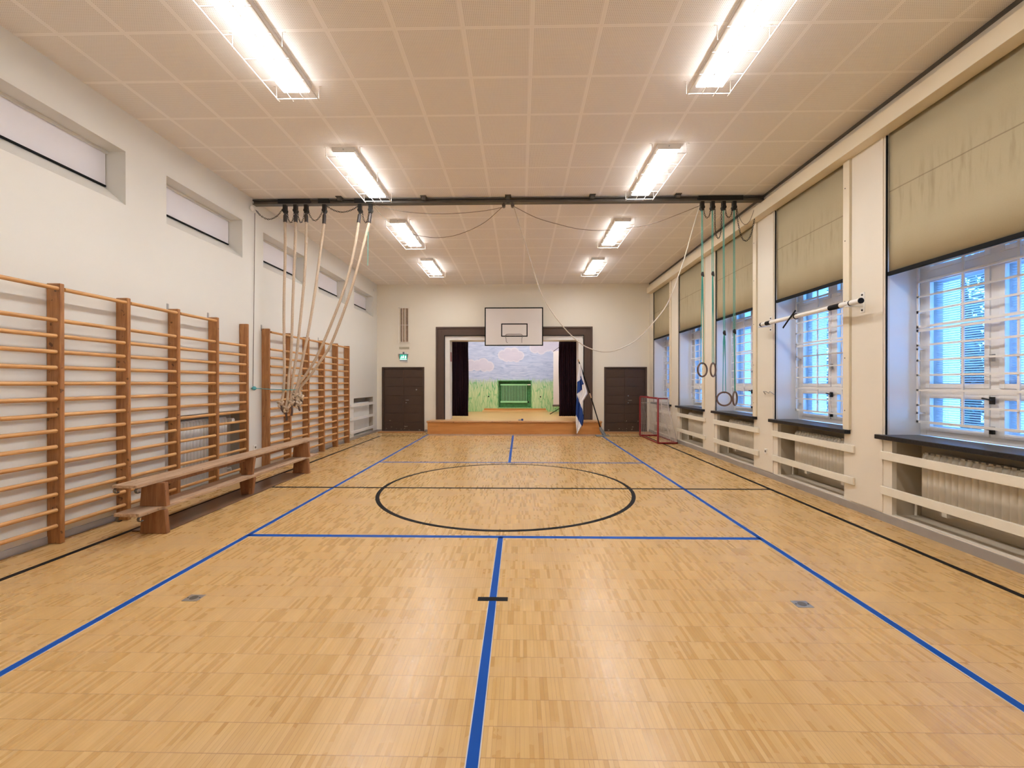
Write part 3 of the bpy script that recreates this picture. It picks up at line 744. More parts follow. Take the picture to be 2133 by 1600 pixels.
# ------------------------------------------------------------------ windows on the right
def make_window(n, f, k):
    o = bpy.data.objects.new('window_%d' % (k+1), None); C.objects.link(o); o.location = (XR+0.3, (n+f)/2, 0.965); ORIG[o.name] = Vector(o.location)
    o['kind'] = 'structure'; o['label'] = '%s barred window from the camera, right wall' % ORD[k]
    MB().box(XR-0.07, XR+0.37, n-0.07, f+0.06, 0.915, 0.965).build('window_sill', M['sill'], o, bevel=0.006)
    yc = (n+f)/2; z0 = 0.965; zt = WTOP
    def casement(x0, x1, wf, ws, name, zr):
        fr = MB()
        fr.box(x0, x1, n, n+wf, z0, zt); fr.box(x0, x1, f-wf, f, z0, zt); fr.box(x0, x1, n+wf, f-wf, z0, z0+wf*0.8)
        fr.box(x0, x1, yc-wf*0.55, yc+wf*0.55, z0+wf*0.8, zt); fr.box(x0-0.004, x1, n+wf, f-wf, zr-0.032, zr+0.032); fr.box(x0-0.004, x1, n+wf, f-wf, 2.675, 2.755)
        fr.build('window_frame', M['whitep'], o, bevel=0.004)
        for a, b in ((n+wf, yc-wf*0.55), (yc+wf*0.55, f-wf)):
            for c, d in ((z0+wf*0.8, zr-0.032), (zr+0.032, 2.675), (2.755, zt)):
                s = MB(); e = ws
                s.box(x0-0.012, x1-0.01, a, a+e, c, d); s.box(x0-0.012, x1-0.01, b-e, b, c, d); s.box(x0-0.012, x1-0.01, a+e, b-e, c, c+e); s.box(x0-0.012, x1-0.01, a+e, b-e, d-e, d)
                sash = s.build(name, M['whitep'], o, bevel=0.003)
                MB().box(x0+0.012, x0+0.016, a+e, b-e, c+e, d-e).build('pane', M['glass'], sash)
    casement(XR+0.385, XR+0.425, 0.075, 0.045, 'inner_sash', 1.455)
    casement(XR+0.525, XR+0.56, 0.075, 0.045, 'outer_sash', 1.455)
    # slats of the venetian blind between the sashes
    for a, b in ((n+0.1, yc-0.06), (yc+0.06, f-0.1)):
        v = MB(); z = 1.03; 
        while z < zt-0.19:
            v.add([(XR+0.462, a, z+0.003), (XR+0.487, a, z-0.005), (XR+0.487, b, z-0.005), (XR+0.462, b, z+0.003),
                   (XR+0.462, a, z+0.0042), (XR+0.487, a, z-0.0038), (XR+0.487, b, z-0.0038), (XR+0.462, b, z+0.0042)],
                  [(3,2,1,0),(4,5,6,7),(0,1,5,4),(1,2,6,5),(2,3,7,6),(3,0,4,7)]); z += 0.024
        v.box(XR+0.455, XR+0.49, a, b, zt-0.185, zt-0.16)
        for q in (0.2, 0.8):
            yy = a+(b-a)*q; v.box(XR+0.474, XR+0.476, yy, yy+0.002, 1.0, zt-0.17)
        v.build('venetian_blind', M['slat'], o)
    # welded grille: two bolted panels
    g = MB(); xg = XR+0.305
    def flat(y0, y1, za, zb): g.box(xg, xg+0.012, y0, y1, za, zb)
    a, b = n+0.03, f-0.04
    for (za, zb, zs) in ((1.105, 2.125, [1.137, 1.296, 1.461, 1.625, 1.785, 1.95]), (2.14, 2.93, [2.32, 2.48, 2.64, 2.80])):
        flat(a, a+0.022, za, zb); flat(b-0.022, b, za, zb)
        for z in (za, zb-0.026): flat(a, b, z, z+0.026)
        for z in zs:
            if abs(z-za) > 0.05: flat(a, b, z-0.009, z+0.011)
        for q in (1, 2): 
            y = a+(b-a)*q/3; g.box(xg+0.012, xg+0.026, y-0.01, y+0.01, za, zb)
    for z in (1.2, 1.9, 2.3, 2.8):
        g.box(xg, xg+0.08, b-0.02, b, z, z+0.02); g.box(xg, xg+0.08, a, a+0.02, z, z+0.02)
    g.build('window_grille', M['whitep'], o)
    for z, s in ((1.78, 0.05), (1.38, 0.03), (1.10, 0.03)):
        h = MB(); h.box(XR+0.34, XR+0.372, yc-0.012, yc+0.012, z-0.04, z+0.03); h.cyl((XR+0.345, yc, z), (XR+0.325, yc+s+0.03, z+0.015), 0.008, 8); h.cyl((XR+0.345, yc, z), (XR+0.325, yc-s, z+0.01), 0.008, 8)
        h.build('window_handle', M['zinc'] if z > 1.5 else M['iron'], o)
    return o
for k, (n, f) in enumerate(zip(NEAR, FAR)): make_window(n, f, k)
BZ = [2.748, 2.835, 2.845, 2.835, 2.865]
for k, (n, f) in enumerate(zip(NEAR, FAR)):
    t = thing('roller_blind', 'olive beige canvas blind half lowered over the %s window on the right' % ORD[k], 'blind', (XR+0.03, (n+f)/2, BZ[k]), 'olive blinds on the right wall')
    m = MB(); N = 24; vs = []; z1 = 4.30
    for i in range(N+1):
        y = n+0.015+(f-n-0.03)*i/N; d = 0.004*math.sin(i*1.7)+0.003*math.sin(i*0.6)
        for z, q in ((BZ[k]+0.02, 0.3), (BZ[k]+0.4, 1), (3.655, 0.4), (3.9, 0.8), (z1, 0)):
            vs.append((XR+0.026+d*q, y, z))
    fs = [(i*5+q, i*5+q+1, (i+1)*5+q+1, (i+1)*5+q) for i in range(N) for q in range(4)]
    m.add(vs, fs); o = m.build('fabric', M['blind'], t, smooth=True)
    # fabric material is laid out in metres above the floor
    for v in o.data.vertices: v.co.z += ORIG[t.name].z
    o.location.z = -ORIG[t.name].z
    sd = o.modifiers.new('thick', 'SOLIDIFY'); sd.thickness = 0.003
    MB().box(XR+0.012, XR+0.04, n+0.012, f-0.012, BZ[k]-0.022, BZ[k]+0.022).build('bottom_bar', M['black'], t, bevel=0.004)

# left high windows: pale blinds
for k, (n, f) in enumerate(zip(NEAR, FAR)):
    t = thing('roller_blind', 'pale grey blind in the %s high window niche of the left wall' % ORD[k], 'blind', (XL-0.22, (n+f)/2, 3.80), 'pale blinds in the left wall niches')
    MB().box(XL-0.226, XL-0.230, n+0.01, f-0.012, 3.80, NZ1-0.03).build('fabric', M['blindl'], t)
    MB().box(XL-0.215, XL-0.235, n+0.01, f-0.012, 3.79, 3.808).build('bottom_bar', M['black'], t)
    MB().box(XL-0.20, XL-0.24, n+0.0, f-0.0, NZ1-0.03, NZ1).build('head_rail', M['wall'], t)

# ------------------------------------------------------------------ ceiling beam with ropes, rings, cords
t = thing('ceiling_beam', 'dark steel beam crossing under the ceiling and carrying ropes and rings', 'beam', (-0.2, BY, 4.56))
m = MB(); zb, ztp = 4.568, 4.645
m.prism([(BY-0.05, zb), (BY+0.05, zb), (BY+0.05, zb+0.012), (BY+0.012, zb+0.02), (BY+0.012, ztp-0.02), (BY+0.05, ztp-0.012), (BY+0.05, ztp), (BY-0.05, ztp), (BY-0.05, ztp-0.012), (BY-0.012, ztp-0.02), (BY-0.012, zb+0.02), (BY-0.05, zb+0.012)], 'x', XL, XR-0.0)
m.build('girder', M['steel'], t)
for px in (711.6, 885, 1058.6, 1232, 1408):
    x = on_y(px, 410).x
    b = MB(); b.box(x-0.032, x+0.032, BY-0.10, BY-0.052, 4.60, ZC-0.002); b.box(x-0.05, x+0.05, BY-0.14, BY-0.04, ZC-0.012, ZC)
    b.build('ceiling_bracket', M['steel'], t, bevel=0.003)
x = on_y(1058.6, 410).x
MB().box(x-0.025, x+0.025, BY-0.07, BY-0.052, 4.535, 4.66).build('clamp', M['steel'], t)
for dx in (-0.075, 0.075):
    p = MB(); p.cyl((x+dx, BY-0.03, 4.53), (x+dx, BY+0.03, 4.53), 0.03, 14); p.box(x+dx-0.012, x+dx+0.012, BY-0.034, BY+0.034, 4.52, 4.57)
    p.build('pulley', M['steel'], t)
for a, b in ((582, 649), (665, 688), (740, 778), (1452, 1545)):
    x0 = on_y(a, 418).x; x1 = on_y(b, 418).x
    MB().box(x0, x1, BY-0.056, BY+0.056, 4.575, 4.65).build('trolley_housing', M['iron'], t, bevel=0.004)

def block(mb, x, z=4.50):
    mb.box(x-0.028, x+0.028, BY-0.03, BY+0.03, z-0.005, 4.585); mb.cyl((x-0.0, BY-0.036, z-0.03), (x-0.0, BY+0.036, z-0.03), 0.036, 14)
    mb.box(x-0.018, x+0.018, BY-0.03, BY+0.03, z-0.075, z-0.02)
R6 = [
 ('rope 1', [(594, 463), (594, 540), (592.5, 600), (592, 660), (593.5, 740), (594, 785), (592.5, 820), (590, 836)], (588, 841), 'climbing rope hanging nearest the left wall, almost straight down'),
 ('rope 2', [(616, 463), (615, 500), (612, 580), (610, 640), (608.5, 698), (606.5, 750), (603, 785), (601, 825), (598, 846)], (598, 851), 'climbing rope second from the left wall, ending in the lowest knot'),
 ('rope 3', [(638, 463), (637.5, 500), (635.5, 560), (630.5, 620), (624.5, 680), (618, 740), (611, 785), (607.5, 825), (606, 834)], (607, 840), 'climbing rope third from the left wall, pulled slightly aside'),
 ('rope 4', [(675, 466), (668, 520), (660, 580), (651, 640), (641, 697), (630, 750), (621, 795), (614, 812), (613, 818)], (613, 824), 'climbing rope fourth from the left wall, slanting into the bundle'),
 ('rope 5', [(747, 464), (740, 510), (726.5, 570), (710.5, 620), (692, 668), (674, 711), (655, 750), (631, 787), (617, 806), (616, 835)], (618, 843), 'climbing rope second from the right of the six, slanting steeply'),
 ('rope 6', [(769, 464), (760, 500), (744, 560), (725, 622), (700, 690), (684, 725), (661, 759), (639, 788), (622, 808), (619, 824)], (621, 829), 'rightmost of the six climbing ropes, slanting farthest to the left wall')]
for k, (_, path, kn, lab) in enumerate(R6):
    top = on_y(path[0][0], path[0][1]); bx = on_y([594, 616, 638, 676, 750, 772][k], 432).x
    dy = 0.02*(k-2.5) if k < 3 else 0.03*(k-2.5)
    t = thing('climbing_rope', lab, 'climbing rope', (bx, BY, 4.5), 'hemp climbing ropes gathered at the left wall')
    b = MB(); block(b, bx); b.build('trolley', M['iron'], t, smooth=True)
    MB().tube([(bx, BY, 4.43), ((bx*2+top.x)/3, BY, 4.39), tuple(top)], [0.012, 0.03, 0.03], 12).build('sleeve', M['sleeve'], t, smooth=True)
    pts = [on_y(x, y) for x, y in path]
    L = len(pts)
    pts = [Vector((p.x, BY+dy*(i/(L-1))**2, p.z)) for i, p in enumerate(pts)]
    cm = catmull(pts, 0.0065)
    MB().tube(cm, 0.0215, 12, twist=2*PI/0.030, lobes=3, lobe=0.10).build('rope_strand', M['rope'], t, smooth=True)
    c = on_y(kn[0], kn[1]); c = Vector((c.x, BY+dy, c.z)); R = 0.026
    kp = []
    for i in range(60):
        a = 2*PI*i/60
        kp.append(c+Vector((R*(math.sin(a)+1.7*math.sin(2*a))*0.8, R*(-math.sin(3*a))*0.85, R*(math.cos(a)-1.7*math.cos(2*a))*0.8)))
    MB().tube(kp, 0.0175, 10, closed=True, twist=2*PI*3/0.2, lobes=3, lobe=0.12).build('knot', M['rope'], t, smooth=True)
    tail = {0: [(588, 845), (591, 853), (594, 858)], 1: [(598, 856), (598.5, 866), (599, 876)], 2: [(608, 845), (609, 855), (608, 866)],
            3: [(613, 828), (613.5, 838), (611.5, 846)], 4: [(616, 838), (618, 846), (622, 856)], 5: [(621, 832), (624, 837), (622, 842)]}[k]
    tp = [on_y(x, y) for x, y in tail]; tp = [Vector((p.x, BY+dy, p.z)) for p in tp]
    MB().tube(catmull(tp, 0.02), 0.017, 10).build('whipped_end', M['leather'], t, smooth=True)

def chain_geo(mb, pts, pitch=0.028, r=0.0035):
    P = catmull(pts, 0.004); acc = 0; last = P[0]; k = 0
    for a, b in zip(P, P[1:]):
        acc += (b-a).length
        if acc >= pitch:
            acc = 0; mid = (last+b)/2; d = (b-last).normalized(); last = b; k += 1
            side = Vector((0, 1, 0)) if k % 2 else d.cross(Vector((0, 1, 0))).normalized()
            ring = [mid+d*math.cos(q*PI/4)*pitch*0.72+side*math.sin(q*PI/4)*0.011 for q in range(8)]
            mb.tube(ring, r, 4, closed=True)
def chain(pts, lab, group):
    P = [on_y(*p) for p in pts]; t = MB(); chain_geo(t, P)
    o = t.build('chain', M['iron'], origin=tuple(P[0])); return tag(o, lab, 'chain', group)
gl = 'chains slung between the rope trolleys'; gr_ = 'chains slung between the ring trolleys'
chain([(533, 438), (544, 450), (560, 457), (577, 450), (590, 434)], 'dark chain slung from the left wall to the first rope', gl)
chain([(598, 436), (600, 455), (606, 464), (611, 455), (613, 436)], 'dark chain slung between the first and second rope', gl)
chain([(619, 436), (622, 455), (627, 464), (632, 455), (635, 436)], 'dark chain slung between the second and third rope', gl)
chain([(641, 433), (646, 450), (656, 460), (667, 450), (673, 434)], 'dark chain slung between the third and fourth rope', gl)
chain([(680, 429), (695, 438), (713, 442), (731, 438), (747, 429)], 'wide shallow dark chain slung between the fourth and fifth rope', gl)
chain([(754, 436), (757, 456), (762, 464), (766, 456), (769, 436)], 'dark chain slung between the fifth and sixth rope', gl)
chain([(1466, 434), (1468, 448), (1473, 454), (1478, 448), (1480, 434)], 'dark chain slung between the first and second ring trolley', gr_)
chain([(1489, 434), (1490, 480), (1496, 497), (1502, 480), (1503, 434)], 'long narrow dark chain loop between the second and third ring trolley', gr_)
chain([(1511, 434), (1513, 448), (1518, 453), (1523, 448), (1525, 434)], 'dark chain slung between the third and fourth ring trolley', gr_)
chain([(1533, 430), (1537, 462), (1544, 492), (1553, 502), (1563, 492), (1570, 465), (1575, 430)], 'longest dark chain loop, between the rings and the window wall', gr_)

def cord(pts, r, mat, lab, group=None, plane=None, name='cord'):
    P = [on_y(*p) if plane is None else plane(*p) for p in pts]
    o = MB().tube(catmull(P, 0.05), r, 8).build(name, mat, origin=tuple(P[0]), smooth=True)
    return tag(o, lab, 'cord', group)
G = 'cords slung under the ceiling beam'
cord([(781, 427), (834, 439.6), (888, 445), (942, 445), (1006, 439.6), (1047, 432)], 0.0045, M['gcord'], 'thin grey cord hanging in a shallow curve left of the middle pulley', G)
cord([(779, 431), (802, 455), (835, 479), (869, 490), (909, 495), (953, 489), (1006, 465.5), (1048, 430)], 0.0045, M['gcord'], 'thin grey cord hanging in a deep curve left of the middle pulley', G)
cord([(1070, 430), (1117, 453.5), (1164, 467.5), (1206, 477), (1258, 480), (1321, 473.4), (1363, 465), (1410, 447.6), (1457, 429)], 0.005, M['gcord'], 'thin cord hanging in a shallow curve right of the middle pulley', G)
cord([(1070, 430), (1080, 463), (1094, 507), (1117, 582), (1134, 625), (1170, 677), (1206, 713), (1233, 727.5), (1260, 733), (1287, 728.5), (1323, 710.5), (1357, 677), (1390.5, 632), (1413, 575), (1428, 530), (1442, 480), (1457, 430)], 0.0085, M['cord'], 'long pale cord hanging in a very deep loop in front of the stage', G)
cord([(1534, 430), (1541, 455), (1551, 468), (1562, 460), (1573, 430)], 0.004, M['gcord'], 'thin cord loop inside the long chain near the window wall', G)
cord([(767, 466), (766.5, 510), (766, 553)], 0.005, M['teal'], 'short thin teal cord hanging beside the rightmost climbing rope')
# wall cable, cleat and the teal line that holds the rope bundle
WP = lambda x, y: on_x(x, y, XL+0.02)
t = thing('wall_cleat', 'teal cord wound on a cleat between the two sets of wall bars', 'cleat', tuple(WP(527, 809)))
P = WP(527, 809)
MB().ball(P+Vector((0.02, 0, 0)), 0.035, sc=(1, 1, 1)).build('cord_ball', M['aqua'], t, smooth=True)
MB().cyl(P+Vector((-0.02, 0, 0)), P+Vector((0.03, 0, 0)), 0.012, 8).build('cleat_pin', M['steel'], t)
a = on_x(531, 444, XL+0.02)
tag(MB().tube([a, (XL+0.02, P.y, P.z+0.03)], 0.005, 6).build('cable', M['gcord'], origin=tuple(a)), 'thin dark pull cable running down the left wall from the beam', 'cable')
tag(MB().ball(on_x(525, 434, XL+0.03), 0.045, sc=(0.6, 1, 1)).build('junction_box', M['wallw'], origin=tuple(on_x(525, 434, XL+0.03)), smooth=True), 'small round white cap on the left wall by the beam end', 'junction box')
b = on_y(612, 812); e = P+Vector((0.05, 0, 0))
L_ = [e, e.lerp(b, 0.5)+Vector((0, 0, -0.008)), b]
m = MB(); m.tube(catmull(L_, 0.05), 0.006, 8)
for px in (594, 603, 612):
    q = on_y(px, 812); m.tube([q+Vector((0.03*math.cos(a_), 0.09*math.sin(a_), 0.004*math.cos(a_*2))) for a_ in [i*PI/6 for i in range(12)]], 0.006, 6, closed=True)
tag(m.build('tether_cord', M['aqua'], origin=tuple(e), smooth=True), 'teal cord tying the climbing ropes back to the left wall', 'cord')

# gymnastic rings
RG = [(1462.4, 1463, 571, 1463, 770.4, 28, 0, 'gymnastic ring on a teal strap, leftmost and upper of the four'),
      (1484, 1484.5, 570, 1485.4, 770.3, 45, 0, 'gymnastic ring on a teal strap, second from left and seen almost edge on'),
      (1507, 1508.5, 693, 1508.6, 831, -12, 0, 'gymnastic ring on a teal strap, lower one seen fully round'),
      (1529, 1529.4, 690, 1531, 830, 47.5, 0, 'gymnastic ring on a teal strap, rightmost and lower, seen edge on')]
for bx_, kx, ky, cx, cy, ca, sg, lab in RG:
    bx = on_y(bx_, 436).x; kn = on_y(kx, ky); c = on_y(cx, cy); R = 0.112
    t = thing('gymnastic_ring', lab, 'gymnastic ring', (bx, BY, 4.5), 'gymnastic rings hanging by the windows')
    b = MB(); block(b, bx); b.build('trolley', M['iron'], t, smooth=True)
    s = MB()
    for d in (-0.012, 0.012): s.tube([(bx+d*0.6, BY, 4.43), (kn.x+d, BY, kn.z)], 0.0055, 6)
    s.build('upper_cord', M['teal'], t)
    kb = MB(); kb.ball(kn, 0.028, sc=(0.8, 0.8, 1.4)); kb.tube([kn+Vector((0.0, -0.02, 0.03)), kn+Vector((0.01, -0.02, -0.05))], 0.012, 6); kb.build('buckle', M['iron'], t, smooth=True)
    ux = Vector((math.cos(math.radians(ca)), math.sin(math.radians(ca)), 0)); wd = 0.034 if ky < 600 else 0.022
    topp = c+Vector((0, 0, R))
    s = MB()
    for d in (-1, 1):
        s.tube([kn+Vector((0, 0, -0.03)), kn.lerp(topp, 0.15)+ux*d*0.010, kn.lerp(topp, 0.5)+ux*d*wd*0.7, topp+ux*d*wd+Vector((0, 0, -0.005))], [0.012, 0.012, 0.0065, 0.006], 8, flat=0.6)
    s.tube([topp+ux*(-wd), topp+Vector((0, 0, -0.018)), topp+ux*wd], 0.006, 6)
    s.build('strap', M['teal'], t, smooth=True)
    MB().tube([c+ux*math.cos(a)*R+Vector((0, 0, 1))*math.sin(a)*R for a in [2*PI*i/40 for i in range(40)]], 0.0145, 12, closed=True).build('ring', M['ringw'], t, smooth=True)

# ------------------------------------------------------------------ pull-up bar on the right wall
t = thing('pull_up_bar', 'white horizontal bar mounted on brackets across the second window', 'pull-up bar', (3.9, 5.9, 2.45))
MB().cyl((3.88, 4.88, 2.478), (3.88, 6.85, 2.478), 0.031, 20).build('bar', M['whitep'], t, smooth=True)
for y0, y1 in ((4.872, 4.885), (5.02, 5.035), (5.18, 5.36), (6.60, 6.72), (6.83, 6.862)):
    MB().cyl((3.88, y0, 2.478), (3.88, y1, 2.478), 0.0325, 20).build('grip_band', M['rubber'], t, smooth=True)
for y in (5.06, 6.88):
    b = MB(); b.box(XR-0.02, XR-0.012, y-0.03, y+0.03, 2.37, 2.61); b.box(3.86, XR-0.012, y-0.012, y+0.012, 2.44, 2.50); b.box(3.84, 3.93, y-0.02, y+0.02, 2.435, 2.447)
    b.build('bracket', M['whitep'], t, bevel=0.003)
    for z in (2.40, 2.58): MB().cyl((XR-0.021, y, z), (XR-0.026, y, z), 0.012, 8).build('bolt', M['iron'], t)
a = on_x(1657, 647, 3.84); b = on_x(1631, 683, 3.84)
MB().tube(catmull([a, a.lerp(b, .4)+Vector((0, 0.02, -.01)), b], .03), 0.008, 6, flat=2).build('strap', M['black'], t)
MB().tube([(3.88+0.037*math.cos(i*PI/6), a.y+0.05, 2.478+0.037*math.sin(i*PI/6)) for i in range(12)], 0.007, 6, closed=True).build('strap_loop', M['black'], t)

# small wall fittings
def outlet(p, nx, lab, w=0.04, h=0.04):
    x = XL if nx > 0 else XR-0.012
    t = thing('wall_socket', lab, 'wall socket', (x, p.y, p.z), 'white wall sockets')
    MB().box(x, x+nx*0.018, p.y-w, p.y+w, p.z-h, p.z+h).build('cover', M['outlet'], t, bevel=0.004)
    MB().cyl((x+nx*0.0185, p.y, p.z), (x+nx*0.0195, p.y, p.z), 0.019, 14).build('socket_hole', M['steel'], t)
outlet(on_x(530, 932, XL), 1, 'white wall socket between the sets of wall bars, above the bench')
outlet(on_x(548, 948, XL), 1, 'white wall socket low behind the bench, lower of the two')
outlet(on_x(1598, 940, XR), -1, 'white wall socket on the pillar between the second and third window', 0.03, 0.04)
p = on_x(1603, 818, XR-0.012)
h = MB(); h.tube([p+Vector((0, .12, -.03)), p+Vector((-.03, .12, .02)), p+Vector((-.05, 0.02, .02)), p+Vector((-.03, -.03, -.01)), p+Vector((-.05, -.09, .02)), p+Vector((0, -.13, -.03))], 0.006, 6)
tag(h.build('wall_hook', M['zinc'], origin=tuple(p)), 'bent wire hook on the pillar between the second and third window', 'hook')
p = on_y(1350, 838, YB-0.02)
h = MB(); h.tube([(3.80, YB, .93), (3.80, YB-.15, .93), (4.0, YB-.18, .93), (4.0, YB-.18, 1.07)], 0.008, 6)
tag(h.build('door_stay', M['zinc'], origin=(3.9, YB, .93)), 'bent metal door stay in the right back corner', 'door stay')

# ------------------------------------------------------------------ things on the back wall
t = thing('wall_light', 'unlit narrow caged wall light above the exit sign', 'wall light', (-3.64, YB, 2.82))
MB().box(-3.755, -3.535, YB-0.06, YB, 2.84, 3.90).build('housing', M['louver'], t, bevel=0.008)
MB().box(-3.752, -3.738, YB-0.067, YB-0.055, 2.86, 3.88).box(-3.565, -3.545, YB-0.067, YB-0.055, 2.86, 3.88).build('reflector_edge', M['pros'], t)
MB().cyl((-3.64, YB-0.075, 2.89), (-3.64, YB-0.075, 3.85), 0.018, 12).build('tube', M['niche'], t, smooth=True)
c = MB()
for x in (-3.81, -3.69, -3.60, -3.485): c.cyl((x, YB-0.115, 2.80), (x, YB-0.115, 3.93), 0.006, 6)
for z in (2.82, 3.36, 3.91): c.cyl((-3.81, YB-0.112, z), (-3.485, YB-0.112, z), 0.006, 6)
for x in (-3.81, -3.485):
    for z in (2.82, 3.91): c.cyl((x, YB-0.115, z), (x, YB, z), 0.005, 6)
c.build('wire_cage', M['cage'], t)
tag(MB().box(-3.82, -3.50, YB-0.012, YB, 2.615, 2.685).build('wall_plate', M['mdf'], origin=(-3.66, YB, 2.65), bevel=0.003), 'narrow greyish plate between the wall light and the exit sign', 'plate')
t = thing('exit_sign', 'green lit emergency exit sign over the left brown door', 'exit sign', (-3.68, YB, 2.24))
yy = YB-0.07
s = MB(); s.prism([(-3.83, 2.46), (-3.52, 2.46), (-3.56, 2.24), (-3.79, 2.24)], 'y', yy+0.012, YB-0.02); s.build('housing', M['grey'], t, bevel=0.006)
MB().box(-3.80, -3.55, YB-0.03, YB, 2.20, 2.50).build('backing', M['wallw'], t)
MB().cyl((-3.67, YB-0.04, 2.46), (-3.67, YB-0.04, 2.52), 0.03, 10).build('cable_gland', M['grey'], t)
MB().box(-3.785, -3.565, yy+0.004, yy+0.013, 2.295, 2.435).build('green_panel', M['exitg'], t)
s = MB()
def ws(pts): s.prism(pts, 'y', yy, yy+0.0045)
ws([(-3.775, 2.31), (-3.74, 2.37), (-3.755, 2.37), (-3.72, 2.405), (-3.72, 2.31)])     # arrow-like left sign
ws([(-3.705, 2.31), (-3.69, 2.31), (-3.675, 2.345), (-3.655, 2.31), (-3.64, 2.31), (-3.66, 2.36), (-3.645, 2.385), (-3.665, 2.40), (-3.695, 2.39)])
ws([(-3.625, 2.31), (-3.585, 2.31), (-3.585, 2.40), (-3.625, 2.40)])
ws([(-3.785, 2.268), (-3.565, 2.268), (-3.565, 2.288), (-3.785, 2.288)])
s.ball((-3.668, yy, 2.415), 0.011, 8, 5, (1, 0.3, 1))
s.build('pictogram', M['exitw'], t)
tag(MB().ball((XL+0.02, 13.0, 4.42), 0.045, sc=(0.5, 1, 1)).build('detector', M['wallw'], origin=(XL+0.02, 13.0, 4.42), smooth=True), 'tiny round cream detector high in the far left corner', 'detector')

# backboard
t = thing('basketball_backboard', 'white basketball backboard with black borders over the stage opening', 'backboard', (-0.185, 13.0, 2.69))
bx0, bx1, bz0, bz1 = -1.081, 0.709, 2.69, 3.865; yb = 13.0
MB().box(bx0, bx1, yb, yb+0.025, bz0, bz1).build('board', M['board'], t)
def rect(x0, x1, z0, z1, w, mb, y0, y1):
    mb.box(x0, x1, y0, y1, z0, z0+w); mb.box(x0, x1, y0, y1, z1-w, z1); mb.box(x0, x0+w, y0, y1, z0+w, z1-w); mb.box(x1-w, x1, y0, y1, z0+w, z1-w)
m = MB(); rect(bx0-0.004, bx1+0.004, bz0-0.004, bz1+0.004, 0.032, m, yb-0.006, yb+0.03); m.build('border', M['black'], t)
a = on_y(1044, 674, yb); b = on_y(1099, 701.5, yb)
m = MB(); rect(a.x, b.x, b.z, a.z, 0.032, m, yb-0.003, yb+0.001); m.build('target_rectangle', M['black'], t)
a = on_y(1054, 697, yb-0.05); b = on_y(1087, 714, yb-0.05)
m = MB(); m.tube(catmull([(a.x+0.05, yb-0.06, b.z+0.0), (a.x+0.01, yb-0.05, b.z+0.03), (a.x, yb-0.03, b.z+0.12), (a.x, yb-0.02, a.z), ((a.x+b.x)/2, yb-0.02, a.z+0.01), (b.x, yb-0.02, a.z), (b.x, yb-0.03, b.z+0.12), (b.x, yb-0.05, b.z)], 0.02), 0.007, 8)
m.build('folded_hoop', M['steel'], t, smooth=True)
for x in (-0.7, 0.33):
    m = MB(); m.box(x-0.02, x+0.02, yb+0.06, YB-0.001, 3.45, 3.50); m.box(x-0.02, x+0.02, yb+0.026, yb+0.06, 2.75, 3.8); m.build('wall_bracket', M['steel'], t)

# stage platform in front of the wall
t = thing('stage_platform', 'low wooden stage platform with orange plywood front and scuffed rounded edge', 'stage', (-0.18, 12.9, 0))
MB().box(-2.80, 2.45, 12.735, YB-0.002, 0.0, 0.345).build('front_panel', M['stagef'], t)
MB().box(-2.80, 2.45, 12.73, 12.76, 0.0, 0.03).build('toe_strip', M['stagef'], t)
MB().box(-2.79, 2.44, 12.76, YB+0.468, 0.346, 0.3895).build('deck', M['stagetop'], t) if False else None
m = MB(); m.box(-2.83, 2.475, 12.70, 12.80, 0.338, 0.395); m.build('nosing', M['nosing'], t, bevel=0.018)
m = MB(); m.box(-2.80, 2.45, 12.80, YB-0.002, 0.345, 0.3915); m.build('deck', M['stagetop'], t)
m = MB(); rs = random.Random(3)
for k in range(14):
    x = -2.7+5.0*k/13+rs.uniform(-.1, .1); w = rs.uniform(.008, .03); z = rs.uniform(.345, .372)
    m.box(x, x+w, 12.6985, 12.7015, z, z+.009)
m.build('dark_scuff', M['black'], t)
struct(MB().box(SX0, SX1, YB-0.003, YB+0.471, 0.30, 0.391), 'floor_stage_opening', M['stagetop'])
# ledge at the foot of the mural
t = thing('wooden_ledge', 'low orange wooden ledge along the foot of the mural', 'ledge', (-0.2, 16.98, 0.391))
MB().box(-1.44, 1.04, 16.93, 16.999, 0.452, 0.520).build('edge_board', M['stagef'], t, bevel=0.004)
MB().prism([(16.72, 0.391), (16.999, 0.391), (16.999, 0.452), (16.93, 0.452)], 'x', -1.50, 1.10).build('ramp', M['stagetop'], t)
# green radiator in the mural niche
t = thing('radiator', 'green painted radiator in the niche of the meadow mural', 'radiator', (-0.22, 17.1, 0.75))
m = MB(); x0, x1 = -0.755, 0.285; N = 17
for i in range(N):
    x = x0+(x1-x0)*(i+0.5)/N; m.box(x-0.013, x+0.013, 17.07, 17.16, 0.80, 1.46)
m.build('fin', M['greenr'], t, bevel=0.004)
MB().box(x0, x1, 17.14, 17.175, 0.80, 1.45).build('backing', M['gapshade'], t)  # added near-black green sheet, stands in for the shade between the fins
MB().box(x0-0.03, x1+0.02, 17.06, 17.17, 1.44, 1.50).build('top_header', M['greenr'], t, bevel=0.01)
MB().box(x0-0.03, x1+0.02, 17.06, 17.17, 0.74, 0.81).build('bottom_header', M['greenr'], t, bevel=0.01)
MB().cyl((0.30, 17.1, 1.47), (0.43, 17.1, 1.47), 0.025, 10).build('thermostat_knob', M['outlet'], t)
MB().cyl((0.30, 17.1, 0.77), (0.37, 17.1, 0.77), 0.025, 10).build('valve', M['iron'], t)
m = MB(); rect(RN[0]-0.035, RN[1]+0.035, RN[2]-0.035, RN[3]+0.03, 0.03, m, 16.985, 17.0); struct(m, 'trim_24', M['greenm'])
